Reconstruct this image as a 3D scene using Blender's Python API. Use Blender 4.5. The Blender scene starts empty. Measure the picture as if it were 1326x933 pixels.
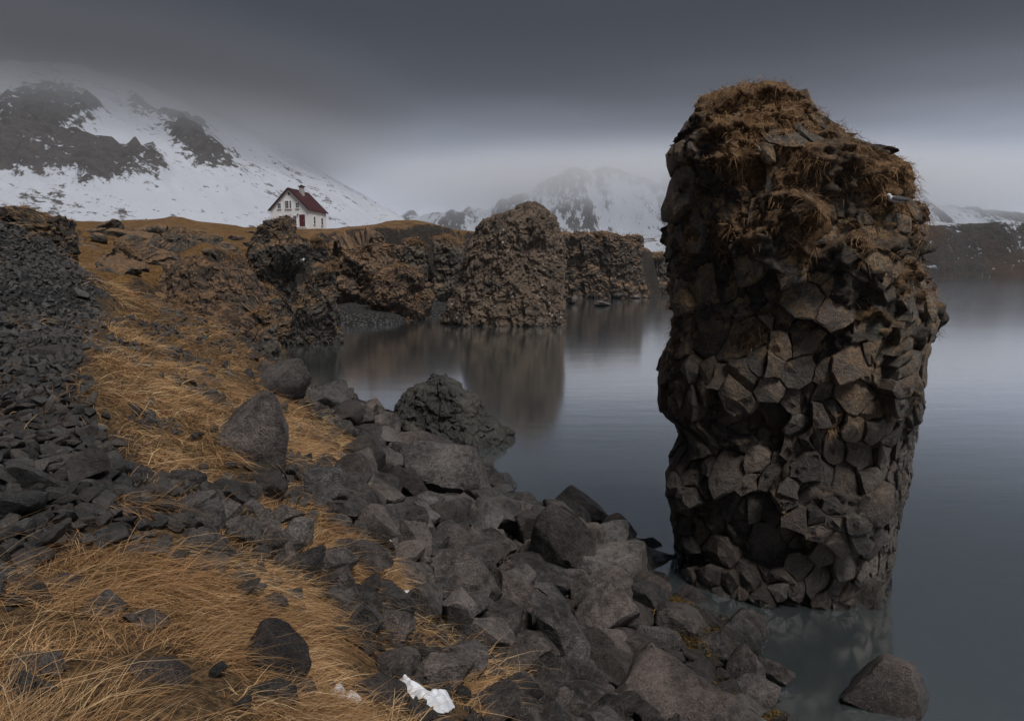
import bpy, bmesh, math, random
import numpy as np
from mathutils import Vector, Matrix, Euler

SC = bpy.context.scene
COL = SC.collection
R = math.radians
random.seed(7)
RNG = np.random.default_rng(7)

# ------------------------------------------------------------------ camera
F, CX, CY = 884.0, 663.0, 466.5
PITCH = R(7.5)
CAMZ = 6.0
cam_data = bpy.data.cameras.new('camera')
cam_data.sensor_width = 36.0
cam_data.lens = 24.0
cam_data.clip_start = 0.05
cam_data.clip_end = 30000
cam = bpy.data.objects.new('camera', cam_data)
COL.objects.link(cam)
cam.location = (0, 0, CAMZ)
cam.rotation_euler = (math.pi / 2 - PITCH, 0, 0)
SC.camera = cam

# ------------------------------------------------------------------ world
SUN_EL, SUN_AZ = R(61), R(142)          # azimuth clockwise from +Y
world = bpy.data.worlds.new('World')
SC.world = world
world.use_nodes = True
wn, wl = world.node_tree.nodes, world.node_tree.links
wn.clear()
w_out = wn.new('ShaderNodeOutputWorld')
w_bg = wn.new('ShaderNodeBackground')
w_bg.inputs['Strength'].default_value = 0.1
w_sky = wn.new('ShaderNodeTexSky')
w_sky.sky_type = 'NISHITA'
w_sky.sun_disc = False
w_sky.sun_elevation = SUN_EL
w_sky.sun_rotation = SUN_AZ
w_tc = wn.new('ShaderNodeTexCoord')
w_sep = wn.new('ShaderNodeSeparateXYZ')
wl.new(w_tc.outputs['Generated'], w_sep.inputs[0])
w_map = wn.new('ShaderNodeMapping')
w_map.inputs['Scale'].default_value = (1.2, 1.2, 7.0)
wl.new(w_tc.outputs['Generated'], w_map.inputs[0])
w_noise = wn.new('ShaderNodeTexNoise')
w_noise.inputs['Scale'].default_value = 1.6
w_noise.inputs['Detail'].default_value = 5
wl.new(w_map.outputs[0], w_noise.inputs['Vector'])
w_ma = wn.new('ShaderNodeMath'); w_ma.operation = 'MULTIPLY_ADD'
wl.new(w_noise.outputs['Fac'], w_ma.inputs[0]); w_ma.inputs[1].default_value = 0.075
wl.new(w_sep.outputs['Z'], w_ma.inputs[2])
w_sub = wn.new('ShaderNodeMath'); w_sub.operation = 'SUBTRACT'
wl.new(w_ma.outputs[0], w_sub.inputs[0]); w_sub.inputs[1].default_value = 0.0375
w_ramp = wn.new('ShaderNodeValToRGB')
w_ramp.color_ramp.interpolation = 'B_SPLINE'
els = w_ramp.color_ramp.elements
SKY = [(0.0, (.375, .405, .51)), (0.06, (.362, .39, .49)), (0.12, (.23, .246, .308)), (0.18, (.078, .083, .102)),
       (0.25, (.017, .018, .0215)), (0.33, (.009, .0095, .011)), (0.5, (.014, .015, .017)), (1.0, (.04, .042, .046))]
while len(els) < len(SKY):
    els.new(0.5)
for e, (p, c) in zip(els, SKY):
    e.position = p
    e.color = (*c, 1)
wl.new(w_sub.outputs[0], w_ramp.inputs[0])
w_x = wn.new('ShaderNodeVectorMath'); w_x.operation = 'SCALE'; w_x.inputs['Scale'].default_value = 9.4
wl.new(w_ramp.outputs[0], w_x.inputs[0])
w_mix = wn.new('ShaderNodeMix'); w_mix.data_type = 'RGBA'
w_mix.inputs['Factor'].default_value = 0.97
wl.new(w_sky.outputs[0], w_mix.inputs['A'])
wl.new(w_x.outputs[0], w_mix.inputs['B'])
wl.new(w_mix.outputs['Result'], w_bg.inputs['Color'])
wl.new(w_bg.outputs[0], w_out.inputs['Surface'])

# ------------------------------------------------------------------ sun (veiled by cloud: wide and soft)
sun_d = bpy.data.lights.new('sun', 'SUN')
sun_d.energy = 1.45
sun_d.angle = R(20)
sun_d.color = (1.0, 0.965, 0.93)
sun = bpy.data.objects.new('sun', sun_d)
COL.objects.link(sun)
sdir = Vector((math.sin(SUN_AZ) * math.cos(SUN_EL), math.cos(SUN_AZ) * math.cos(SUN_EL), math.sin(SUN_EL)))
sun.rotation_euler = sdir.to_track_quat('Z', 'Y').to_euler()
sun.location = (0, 0, 60)

SC.view_settings.view_transform = 'Standard'
SC.view_settings.look = 'None'
SC.view_settings.gamma = 1.0
SC.view_settings.use_curve_mapping = False
SC.view_settings.exposure = 1.05
SC.cycles.use_denoising = True
SC.cycles.max_bounces = 8
SC.cycles.diffuse_bounces = 3
SC.cycles.glossy_bounces = 3
SC.cycles.transparent_max_bounces = 12
SC.cycles.volume_bounces = 2
SC.cycles.caustics_reflective = False
SC.cycles.caustics_refractive = False

# ------------------------------------------------------------------ camera maths (photo pixels, 1326 x 933)
CP, SP = math.cos(PITCH), math.sin(PITCH)
def ray(px, py):
    r, u = (px - CX) / F, -(py - CY) / F
    return r, u * SP + CP, u * CP - SP            # direction x, y, z
def at(px, py, Y):
    dx, dy, dz = ray(px, py)
    t = Y / dy
    return dx * t, Y, CAMZ + dz * t
def proj(x, y, z):
    zz = z - CAMZ
    fw = y * CP - zz * SP
    up = y * SP + zz * CP
    fw = np.maximum(fw, 1e-3)
    return CX + F * x / fw, CY - F * up / fw

# ------------------------------------------------------------------ numpy noise
def _h(ix, iy, iz, seed):
    h = (ix.astype(np.int64) * 374761393 + iy.astype(np.int64) * 668265263 + iz.astype(np.int64) * 2147483647 + seed * 1274126177) & 0xFFFFFFFF
    h = ((h ^ (h >> 13)) * 1274126177) & 0xFFFFFFFF
    h = ((h ^ (h >> 16)) * 2246822519) & 0xFFFFFFFF
    h = h ^ (h >> 15)
    return (h & 0xFFFFFF) / float(0x1000000)
def vnoise(P, seed=0):
    i = np.floor(P); f = P - i
    f = f * f * f * (f * (f * 6 - 15) + 10)
    i = i.astype(np.int64)
    out = 0
    for a in (0, 1):
        for b in (0, 1):
            for c in (0, 1):
                w = (f[:, 0] if a else 1 - f[:, 0]) * (f[:, 1] if b else 1 - f[:, 1]) * (f[:, 2] if c else 1 - f[:, 2])
                out = out + w * _h(i[:, 0] + a, i[:, 1] + b, i[:, 2] + c, seed)
    return out * 2 - 1
def fbm(P, o=4, gain=.5, seed=0):
    a, s, t = 1.0, 0.0, 0.0
    for k in range(o):
        s = s + a * vnoise(P + 17.3 * k, seed + k); t += a
        a *= gain; P = P * 2.03
    return s / t
def ridged(P, o=4, gain=.5, seed=0):
    a, s, t = 1.0, 0.0, 0.0
    for k in range(o):
        s = s + a * (1 - 2 * np.abs(vnoise(P + 11.7 * k, seed + k))); t += a
        a *= gain; P = P * 2.03
    return s / t
def cells(P, seed=0):
    i = np.floor(P).astype(np.int64)
    n = len(P)
    f1 = np.full(n, 9.0); f2 = np.full(n, 9.0); rid = np.zeros(n)
    for a in (-1, 0, 1):
        for b in (-1, 0, 1):
            for c in (-1, 0, 1):
                X, Y, Z = i[:, 0] + a, i[:, 1] + b, i[:, 2] + c
                d = np.sqrt((X + .1 + .8 * _h(X, Y, Z, seed) - P[:, 0]) ** 2 + (Y + .1 + .8 * _h(X, Y, Z, seed + 1) - P[:, 1]) ** 2 + (Z + .1 + .8 * _h(X, Y, Z, seed + 2) - P[:, 2]) ** 2)
                near = d < f1
                f2 = np.where(near, f1, np.minimum(f2, d))
                rid = np.where(near, _h(X, Y, Z, seed + 3), rid)
                f1 = np.where(near, d, f1)
    return f1, f2, rid
def facets(P, seed=0):
    """blocky relief: every cell is a plane with its own height and tilt"""
    i = np.floor(P).astype(np.int64); n = len(P)
    f1 = np.full(n, 9.0); f2 = np.full(n, 9.0); out = np.zeros(n)
    for a in (-1, 0, 1):
        for b in (-1, 0, 1):
            for c in (-1, 0, 1):
                X, Y, Z = i[:, 0] + a, i[:, 1] + b, i[:, 2] + c
                h = [_h(X, Y, Z, seed + k) for k in range(7)]
                dx, dy, dz = P[:, 0] - X - .1 - .8 * h[0], P[:, 1] - Y - .1 - .8 * h[1], P[:, 2] - Z - .1 - .8 * h[2]
                d = np.sqrt(dx * dx + dy * dy + dz * dz)
                v = (h[3] - .5) + ((h[4] - .5) * dx + (h[5] - .5) * dy + (h[6] - .25) * -dz) * 1.1
                near = d < f1
                f2 = np.where(near, f1, np.minimum(f2, d)); out = np.where(near, v, out); f1 = np.where(near, d, f1)
    return out, f2 - f1
def unit(v):
    return v / (np.linalg.norm(v, axis=-1, keepdims=True) + 1e-9)
def sstep(a, b, x):
    t = np.clip((x - a) / (b - a), 0, 1)
    return t * t * (3 - 2 * t)
def in_poly(px, py, poly):
    px, py = np.asarray(px, float), np.asarray(py, float)
    r = np.zeros(px.shape, bool)
    n = len(poly)
    for k in range(n):
        x1, y1 = poly[k]; x2, y2 = poly[(k + 1) % n]
        if y1 == y2: continue
        c = ((y1 > py) != (y2 > py)) & (px < (x2 - x1) * (py - y1) / (y2 - y1) + x1)
        r ^= c
    return r
def poly_sd(px, py, poly):
    """signed distance, positive inside"""
    d = np.full(np.asarray(px, float).shape, 1e9)
    n = len(poly)
    for k in range(n):
        x1, y1 = poly[k]; x2, y2 = poly[(k + 1) % n]
        vx, vy = x2 - x1, y2 - y1
        t = np.clip(((px - x1) * vx + (py - y1) * vy) / (vx * vx + vy * vy + 1e-9), 0, 1)
        d = np.minimum(d, np.hypot(px - x1 - t * vx, py - y1 - t * vy))
    return np.where(in_poly(px, py, poly), d, -d)
class RBF:
    def __init__(s, pts, smooth=0.0):
        p = np.array(pts, float)
        s.c = p[:, :2]; n = len(p)
        s.sc = np.ptp(s.c, axis=0).max()
        q = s.c / s.sc
        A = s.k(np.linalg.norm(q[:, None] - q[None], axis=2)) + smooth * np.eye(n)
        Q = np.c_[np.ones(n), q]
        M = np.block([[A, Q], [Q.T, np.zeros((3, 3))]])
        s.w = np.linalg.solve(M, np.r_[p[:, 2], 0, 0, 0])
    def k(s, r):
        return r
    def __call__(s, x, y):
        sh = np.shape(x)
        q = np.c_[np.ravel(x), np.ravel(y)] / s.sc
        out = np.zeros(len(q))
        for a in range(0, len(q), 40000):
            b = q[a:a + 40000]
            out[a:a + 40000] = s.k(np.sqrt(((b[:, None] - s.c[None] / s.sc) ** 2).sum(2))) @ s.w[:-3] + s.w[-3] + b @ s.w[-2:]
        return out.reshape(sh)

# ------------------------------------------------------------------ object helpers
def tag(o, label=None, cat=None, group=None, kind=None):
    if label: o['label'] = label
    if cat: o['category'] = cat
    if group: o['group'] = group
    if kind: o['kind'] = kind
    return o
def mesh_np(name, V, faces, smooth=True, attrs=None):
    """faces: (n,3) or (n,4) int array"""
    V = np.asarray(V, np.float32); faces = np.asarray(faces, np.int32)
    m = bpy.data.meshes.new(name)
    k = faces.shape[1]
    m.vertices.add(len(V)); m.vertices.foreach_set('co', V.ravel())
    m.loops.add(faces.size); m.loops.foreach_set('vertex_index', faces.ravel())
    m.polygons.add(len(faces))
    m.polygons.foreach_set('loop_start', np.arange(0, faces.size, k, dtype=np.int32))
    m.polygons.foreach_set('use_smooth', np.full(len(faces), smooth, bool))
    for an, av in (attrs or {}).items():
        a = m.attributes.new(an, 'FLOAT', 'POINT')
        a.data.foreach_set('value', np.asarray(av, np.float32))
    m.update(calc_edges=True)
    return m
def link(name, mesh, mat=None, parent=None, loc=None):
    o = bpy.data.objects.new(name, mesh)
    COL.objects.link(o)
    if mat is not None and mesh is not None and not mesh.materials:
        mesh.materials.append(mat)
    if parent is not None: o.parent = parent
    if loc is not None: o.location = loc
    return o
def empty(name, loc=(0, 0, 0), rz=0):
    o = bpy.data.objects.new(name, None)
    COL.objects.link(o)
    o.location = loc; o.rotation_euler = (0, 0, rz)
    o.empty_display_size = .2
    return o
def grid_faces(nx, ny):
    i = np.arange((nx - 1) * (ny - 1)); a = (i // (nx - 1)) * nx + i % (nx - 1)
    return np.c_[a, a + 1, a + nx + 1, a + nx]
def vnormals(V, faces):
    a, b, c = V[faces[:, 0]], V[faces[:, 1]], V[faces[:, -1]]
    n = np.cross(b - a, c - a)
    N = np.zeros_like(V)
    for k in range(faces.shape[1]):
        np.add.at(N, faces[:, k], n)
    return N / (np.linalg.norm(N, axis=1, keepdims=True) + 1e-9)

# ------------------------------------------------------------------ material helpers
class Mat:
    def __init__(s, name):
        s.m = bpy.data.materials.new(name); s.m.use_nodes = True
        s.t = s.m.node_tree; s.t.nodes.clear()
        s.out = s.t.nodes.new('ShaderNodeOutputMaterial')
        s.pos = s.t.nodes.new('ShaderNodeNewGeometry')
    def n(s, typ, **kw):
        nd = s.t.nodes.new(typ)
        for k, v in kw.items():
            setattr(nd, k, v)
        return nd
    def l(s, a, b):
        s.t.links.new(a, b)
    def put(s, sock, v):
        if hasattr(v, 'is_linked'): s.l(v, sock)
        elif isinstance(v, tuple) and len(v) == 3 and sock.type == 'RGBA': sock.default_value = (*v, 1)
        else: sock.default_value = v
    def math(s, op, a, b=0.0, c=0.0, clamp=False):
        nd = s.n('ShaderNodeMath', operation=op, use_clamp=clamp)
        for k, v in enumerate((a, b, c)): s.put(nd.inputs[k], v)
        return nd.outputs[0]
    def mix(s, f, a, b):
        nd = s.n('ShaderNodeMix', data_type='RGBA')
        s.put(nd.inputs['Factor'], f); s.put(nd.inputs['A'], a); s.put(nd.inputs['B'], b)
        return nd.outputs['Result']
    def scale(s, col, f):
        nd = s.n('ShaderNodeVectorMath', operation='SCALE')
        s.put(nd.inputs[0], col); s.put(nd.inputs['Scale'], f)
        return nd.outputs[0]
    def noise(s, scale, detail=4, rough=.55, vec=None, stretch=None):
        nd = s.n('ShaderNodeTexNoise')
        v = vec or s.pos.outputs['Position']
        if stretch:
            mp = s.n('ShaderNodeMapping'); mp.inputs['Scale'].default_value = stretch
            s.l(v, mp.inputs[0]); v = mp.outputs[0]
        s.l(v, nd.inputs['Vector'])
        nd.inputs['Scale'].default_value = scale; nd.inputs['Detail'].default_value = detail
        nd.inputs['Roughness'].default_value = rough
        return nd.outputs['Fac']
    def voro(s, scale, feature='F1', out='Distance'):
        nd = s.n('ShaderNodeTexVoronoi', feature=feature)
        s.l(s.pos.outputs['Position'], nd.inputs['Vector'])
        nd.inputs['Scale'].default_value = scale
        return nd.outputs[out]
    def step(s, x, a, b):
        nd = s.n('ShaderNodeMapRange', interpolation_type='SMOOTHSTEP')
        s.put(nd.inputs['Value'], x); s.put(nd.inputs['From Min'], a); s.put(nd.inputs['From Max'], b)
        return nd.outputs['Result']
    def sep(s, v):
        nd = s.n('ShaderNodeSeparateXYZ'); s.l(v, nd.inputs[0]); return nd.outputs
    def attr(s, name):
        nd = s.n('ShaderNodeAttribute'); nd.attribute_name = name; return nd.outputs['Fac']
    def bump(s, h, strength=.5, dist=.05):
        nd = s.n('ShaderNodeBump'); nd.inputs['Strength'].default_value = strength; nd.inputs['Distance'].default_value = dist
        s.l(h, nd.inputs['Height']); return nd.outputs[0]
    def bsdf(s, col, rough=.8, spec=.3, normal=None, **kw):
        nd = s.n('ShaderNodeBsdfPrincipled')
        s.put(nd.inputs['Base Color'], col); s.put(nd.inputs['Roughness'], rough); s.put(nd.inputs['Specular IOR Level'], spec)
        if normal is not None: s.l(normal, nd.inputs['Normal'])
        for k, v in kw.items(): s.put(nd.inputs[k.replace('_', ' ')], v)
        s.l(nd.outputs[0], s.out.inputs['Surface'])
        return nd

def rock_material(name, dark, light, lichen=(.16, .10, .04), lich=(.60, .72), grass=None, gcol=(.18, .105, .052), moss=None,
                  sc=1.0, speck=None, bstr=1.0, bdist=.09, high=None, rough=.56, spec=.5, wet=True, pale=0.0):
    m = Mat(name)
    big = m.noise(.9 * sc, 5, .6); fine = m.noise(9 * sc, 6, .7); grain = m.noise(45 * sc, 3, .7)
    col = m.mix(m.step(m.math('ADD', m.math('MULTIPLY', big, .55), m.math('MULTIPLY', fine, .45)), .36, .66), dark, light)
    rnd = m.n('ShaderNodeObjectInfo').outputs['Random']
    col = m.scale(col, m.math('MULTIPLY_ADD', rnd, 1.0, .5))
    tint = m.mix(m.math('FRACT', m.math('MULTIPLY', rnd, 7.31)), (1.12, .98, .92), (.96, 1.0, 1.02))
    tm = m.n('ShaderNodeVectorMath', operation='MULTIPLY'); m.l(col, tm.inputs[0]); m.l(tint, tm.inputs[1]); col = tm.outputs[0]
    col = m.scale(col, m.math('MULTIPLY_ADD', m.step(grain, .28, .72), 1.1, .45))
    if pale:
        pl = m.math('MULTIPLY', m.step(m.noise(3.3 * sc, 6, .75), .62, .74), pale)
        col = m.mix(pl, col, (.16, .155, .15))
    if lichen:
        lf = m.math('MULTIPLY', m.step(m.noise(1.7 * sc, 6, .75), *lich), m.step(m.noise(20 * sc, 3), .42, .6))
        col = m.mix(lf, col, lichen)
    nz = m.sep(m.pos.outputs['Normal'])[2]
    if moss:
        mf = m.math('MULTIPLY', m.step(m.math('ADD', nz, m.math('MULTIPLY', m.math('SUBTRACT', m.noise(1.3 * sc, 5, .7), .5), 2.2)), moss[1], moss[2]), m.step(m.noise(14 * sc, 3), .3, .6))
        col = m.mix(mf, col, moss[0])
    if high:     # lichen and soil stains of the dry upper rock
        za, zb, hc1, hc2 = high
        hz = m.step(m.math('ADD', m.sep(m.pos.outputs['Position'])[2], m.math('MULTIPLY', m.math('SUBTRACT', m.noise(.7, 4), .5), 5.0)), za, zb)
        k1 = m.math('MULTIPLY', m.step(m.noise(2.6, 6, .75), .44, .58), m.step(m.noise(17, 4, .7), .38, .58))
        k2 = m.math('MULTIPLY', m.step(m.noise(4.1, 6, .75), .5, .62), m.step(m.noise(26, 4, .7), .46, .6))
        col = m.mix(m.math('MULTIPLY', m.math('MULTIPLY', k1, hz), .8), col, hc1)
        col = m.mix(m.math('MULTIPLY', m.math('MULTIPLY', k2, hz), .8), col, hc2)
    if speck:
        v = m.voro(speck[0]); ns = m.noise(.35 * sc, 3)
        sf = m.math('MULTIPLY', m.step(v, speck[1], speck[1] * .6), m.step(ns, .45, .6))
        col = m.mix(sf, col, (.55, .55, .53))
    h = m.math('ADD', m.math('MULTIPLY', big, .5), m.math('ADD', fine, m.math('MULTIPLY', grain, .4)))
    if grass:
        gf = m.step(m.math('ADD', nz, m.math('MULTIPLY', m.math('SUBTRACT', m.noise(.8 * sc, 6, .72), .5), grass[2])), grass[0], grass[1])
        gn = m.noise(6 * sc, 6, .75)
        g2 = m.mix(m.step(gn, .35, .7), tuple(c * .45 for c in gcol), tuple(c * 1.35 for c in gcol))
        col = m.mix(gf, col, g2)
    zz = m.sep(m.pos.outputs['Position'])[2]
    rgh = rough
    if wet:
        wf = m.step(m.math('ADD', zz, m.math('MULTIPLY', m.noise(1.5, 3), .6)), .85, .35)
        col = m.mix(wf, col, m.scale(col, .55))
        rgh = m.math('MULTIPLY_ADD', wf, -.3, rough)
    m.bsdf(col, rgh, spec, m.bump(h, bstr, bdist))
    return m.m

# ------------------------------------------------------------------ materials
M = {}
M['boulder'] = rock_material('basalt_boulder', (.014, .0125, .012), (.135, .122, .114), lichen=(.13, .10, .06), lich=(.66, .78), pale=.55, moss=((.075, .065, .016), 1.12, 1.6))
M['scree'] = rock_material('basalt_scree', (.012, .0115, .0115), (.075, .072, .070), lichen=(.075, .055, .038), lich=(.5, .62), pale=.5, sc=2.2, bdist=.03, rough=.55)
M['block'] = rock_material('basalt_block', (.027, .0225, .019), (.135, .112, .092), lichen=(.17, .11, .05), lich=(.64, .8), pale=.5, high=(2.6, 5.5, (.36, .215, .09), (.22, .205, .15)))
M['cliff'] = rock_material('cliff_rock', (.016, .0145, .013), (.095, .082, .068), lichen=(.07, .06, .02), lich=(.5, .66), grass=(.50, .75, 1.0), gcol=(.22, .13, .065), sc=.7, bdist=.15)
M['stack_far'] = rock_material('stack_rock', (.032, .023, .016), (.135, .098, .068), lichen=(.075, .066, .02), lich=(.5, .66), grass=(.85, 1.05, 1.2), gcol=(.11, .06, .03), sc=.7, speck=(1.7, .2), bdist=.15)
M['islet'] = rock_material('islet_rock', (.015, .0145, .013), (.080, .073, .060), lichen=(.10, .085, .03), lich=(.58, .7), moss=((.07, .062, .018), .95, 1.45), bdist=.06)
M['redcliff'] = rock_material('brown_cliff_rock', (.026, .019, .014), (.11, .078, .055), lichen=(.13, .07, .028), lich=(.5, .62), grass=(.42, .70, 1.1), gcol=(.21, .12, .06), sc=.7, bdist=.15)

def ground_material(name):
    m = Mat(name)
    g = m.attr('grass'); k = m.attr('scree')
    n1 = m.noise(2.2, 6, .7); n2 = m.noise(16, 5, .75); n3 = m.noise(60, 3, .7)
    straw = m.mix(m.step(n2, .35, .68), (.03, .02, .011), (.19, .115, .055))
    soil = m.mix(m.step(n1, .35, .65), (.018, .015, .013), (.05, .04, .033))
    soil = m.scale(soil, m.math('MULTIPLY_ADD', n3, 1.0, .5))
    dark = m.scale(m.mix(m.step(n2, .3, .7), (.012, .012, .013), (.04, .04, .042)), m.math('MULTIPLY_ADD', n3, 1.0, .5))
    col = m.mix(k, m.mix(g, soil, straw), dark)
    zz = m.sep(m.pos.outputs['Position'])[2]
    kelp = m.mix(m.step(m.noise(1.4, 5, .7), .45, .62), (.03, .022, .012), (.085, .055, .014))
    col = m.mix(m.step(zz, .15, -.1), col, kelp)
    h = m.math('ADD', n2, m.math('MULTIPLY', n3, .4))
    m.bsdf(col, .85, .2, m.bump(h, .8, .05))
    return m.m
M['ground'] = ground_material('slope_ground')

def plateau_material():
    m = Mat('heath')
    n1 = m.noise(.05, 6, .65); n2 = m.noise(.5, 6, .75); n3 = m.noise(3.5, 5, .75)
    g = m.mix(m.step(n2, .32, .68), (.09, .052, .026), (.215, .13, .065))
    g = m.mix(m.step(n1, .42, .6), g, m.mix(m.step(n3, .4, .6), (.10, .056, .02), (.18, .10, .04)))
    g = m.scale(g, m.math('MULTIPLY_ADD', n3, 1.0, .5))
    rk = m.scale(m.mix(m.step(n3, .35, .65), (.014, .012, .011), (.06, .05, .042)), 1.0)
    nz = m.sep(m.pos.outputs['Normal'])[2]
    rf = m.step(m.math('ADD', nz, m.math('MULTIPLY', m.math('SUBTRACT', m.noise(.22, 6, .75), .5), .9)), .86, .66)
    col = m.mix(rf, g, rk)
    beach = m.attr('beach')
    pb = m.mix(m.step(m.voro(3.2), .2, .55), (.09, .085, .085), (.018, .018, .018))
    col = m.mix(beach, col, pb)
    m.bsdf(col, .9, .15, m.bump(m.math('ADD', n3, n2), .7, .35))
    return m.m
M['heath'] = plateau_material()

def snow_material(name, rockc=(.035, .033, .034), rock2=(.075, .068, .064), sc=.02, stretch=None, heath=None):
    m = Mat(name)
    a = m.attr('rock')
    n = m.noise(sc, 8, .72, stretch=stretch); n2 = m.noise(sc * 6, 6, .75, stretch=stretch)
    v = m.math('ADD', a, m.math('ADD', m.math('MULTIPLY', m.math('SUBTRACT', n, .5), 1.1), m.math('MULTIPLY', m.math('SUBTRACT', n2, .5), 1.7)))
    f = m.step(v, .44, .58)
    rk = m.mix(m.step(n2, .35, .65), rockc, rock2)
    if heath:
        rk = m.mix(m.step(m.noise(sc * .5, 4), .45, .6), rk, heath)
    sn = m.mix(n, (.39, .415, .465), (.51, .54, .60))  # old snow, dulled further: cloud shadow is put into the colour
    col = m.mix(f, sn, rk)
    m.bsdf(col, .8, .2, m.bump(m.math('ADD', n, m.math('MULTIPLY', n2, .4)), .6, 12.0))
    return m.m
M['mount'] = snow_material('mountain_snow', sc=.012)
M['mount_far'] = snow_material('far_mountain_snow', sc=.006, stretch=(1.6, .5, .5))
M['lowland'] = snow_material('snowy_lava_land', sc=.03, heath=(.055, .036, .026), rockc=(.022, .02, .02), rock2=(.06, .05, .045))

def simple(name, col, rough=.7, spec=.3, nscale=6, var=.25, bump=0.0, bd=.01):
    m = Mat(name)
    n = m.noise(nscale, 5, .65)
    c = m.scale(m.mix(0.0, col, col), m.math('MULTIPLY_ADD', n, var * 2, 1 - var))
    m.bsdf(c, rough, spec, m.bump(n, bump, bd) if bump else None)
    return m.m
M['snow'] = simple('snow', (.72, .75, .80), .7, .3, 9, .08, .5, .02)

def blade_material(name, dark, mid, light):
    m = Mat(name)
    a = m.attr('tone'); t = m.attr('along')
    c = m.mix(m.step(a, 0, .5), dark, mid)
    c = m.mix(m.step(a, .5, 1), c, light)
    n = m.noise(1.1, 4, .6)
    c = m.scale(c, m.math('MULTIPLY_ADD', n, 1.2, .4))
    bs = m.bsdf(c, .65, .2)
    tr = m.n('ShaderNodeBsdfTranslucent'); m.put(tr.inputs['Color'], c)
    mx = m.n('ShaderNodeMixShader'); mx.inputs[0].default_value = .25
    m.l(bs.outputs[0], mx.inputs[1]); m.l(tr.outputs[0], mx.inputs[2]); m.l(mx.outputs[0], m.out.inputs['Surface'])
    return m.m
M['grass'] = blade_material('straw_grass', (.09, .05, .025), (.46, .27, .128), (.74, .55, .32))
M['stackgrass'] = blade_material('brown_grass', (.09, .053, .029), (.34, .20, .10), (.56, .37, .20))

def water_material():
    m = Mat('sea_water')
    n1 = m.noise(.9, 4, .6, stretch=(.35, 1.0, 1)); n2 = m.noise(.12, 3, .5, stretch=(.3, 1, 1))
    fr = m.n('ShaderNodeLayerWeight'); fr.inputs['Blend'].default_value = .5
    bmp = m.bump(m.math('ADD', n1, m.math('MULTIPLY', n2, 2.0)), .06, .10)
    m.l(bmp, fr.inputs['Normal'])
    gl = m.n('ShaderNodeBsdfGlossy'); gl.inputs['Roughness'].default_value = .115
    gl.inputs['Color'].default_value = (.96, .98, 1, 1); m.l(bmp, gl.inputs['Normal'])
    df = m.n('ShaderNodeBsdfDiffuse'); df.inputs['Color'].default_value = (.095, .115, .12, 1)
    tr = m.n('ShaderNodeBsdfTransparent'); tr.inputs['Color'].default_value = (.45, .48, .42, 1)
    mx0 = m.n('ShaderNodeMixShader'); mx0.inputs[0].default_value = .42
    m.l(df.outputs[0], mx0.inputs[1]); m.l(tr.outputs[0], mx0.inputs[2])
    mx = m.n('ShaderNodeMixShader')
    m.l(m.math('MULTIPLY_ADD', m.math('POWER', fr.outputs['Facing'], 1.4), .68, .30), mx.inputs[0]); m.l(mx0.outputs[0], mx.inputs[1]); m.l(gl.outputs[0], mx.inputs[2])
    m.l(mx.outputs[0], m.out.inputs['Surface'])
    return m.m
M['water'] = water_material()

# ------------------------------------------------------------------ sea
bm = bmesh.new()
bmesh.ops.create_circle(bm, cap_ends=True, segments=96, radius=6200)
me = bpy.data.meshes.new('sea'); bm.to_mesh(me); bm.free()
tag(link('sea_water', me, M['water']), kind='structure')
bm = bmesh.new()
bmesh.ops.create_circle(bm, cap_ends=True, segments=96, radius=6150)
me = bpy.data.meshes.new('seabed'); bm.to_mesh(me); bm.free()
for nm_ in ('grass', 'scree'):
    me.attributes.new(nm_, 'FLOAT', 'POINT')
tag(link('seabed', me, M['ground'], loc=(0, 0, -2.6)), kind='structure')

# ------------------------------------------------------------------ near slope (heightfield through surveyed points)
ctrl = []
for px, py, Y in [(0, 933, 2.6), (300, 933, 3.1), (600, 933, 5.2), (-400, 933, 2.6), (0, 800, 3.5), (0, 700, 4.6), (0, 500, 9.0), (0, 400, 13.5), (0, 320, 17.5),
                  (0, 296, 19.5), (70, 315, 19.5), (-300, 300, 17), (-300, 500, 8.5), (125, 365, 19), (150, 480, 10), (150, 600, 6.5), (200, 395, 19.5), (250, 480, 12.5),
                  (300, 432, 20), (300, 560, 10), (350, 475, 21), (400, 505, 22), (440, 540, 22.5), (300, 750, 5.2), (300, 850, 3.9), (150, 800, 3.9), (450, 650, 10), (450, 580, 16), (400, 600, 12),
                  (450, 800, 6), (450, 880, 4.8), (540, 770, 8.3), (540, 640, 14.0), (600, 655, 15), (520, 590, 19), (480, 550, 24), (700, 750, 11), (640, 800, 8.8), (780, 700, 14), (600, 850, 6.9), (720, 850, 8.6),
                  (860, 785, 11.4), (800, 860, 9), (700, 933, 6.5)]:
    ctrl.append(at(px, py, Y))
ctrl += [(0, 0, 4.4), (-6, -3, 5.0), (-14, 0, 7.5), (-20, 10, 9.5), (-22, 22, 9.5), (-13, 23, 4.5), (-9.5, 25, 2.2), (-6, 28, .3), (-14, 30, 1.0), (-24, 34, 4.5), (-10, 34, -.4), (-16, 42, -.8), (-28, 46, 1.0), (-18, 27, 3.5),
         (-4, 29, -.6), (-3, 25, -.5), (-.5, 22, -.7), (1, 17.5, -.6), (3.2, 14.5, -.7), (4, 12, -.6), (3.8, 10, -.15), (3, 8, .25), (3, 5, .5), (1.5, 2, 2.2), (5, 9, -.5), (6, 7, -.6), (5, 4, -.4), (4, 0, .8),
         (5.5, 14, -1.6), (9, 12, -1.6), (8, 8, -1.3), (9, 3, -1.4), (4, 20, -1.8), (2, 27, -1.9), (-2, 34, -1.7), (-5, 40, -1.6), (11, 25, -2.4), (12, 0, -2.2), (-8, 44, -.8), (10, 40, -2.5)]
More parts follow.
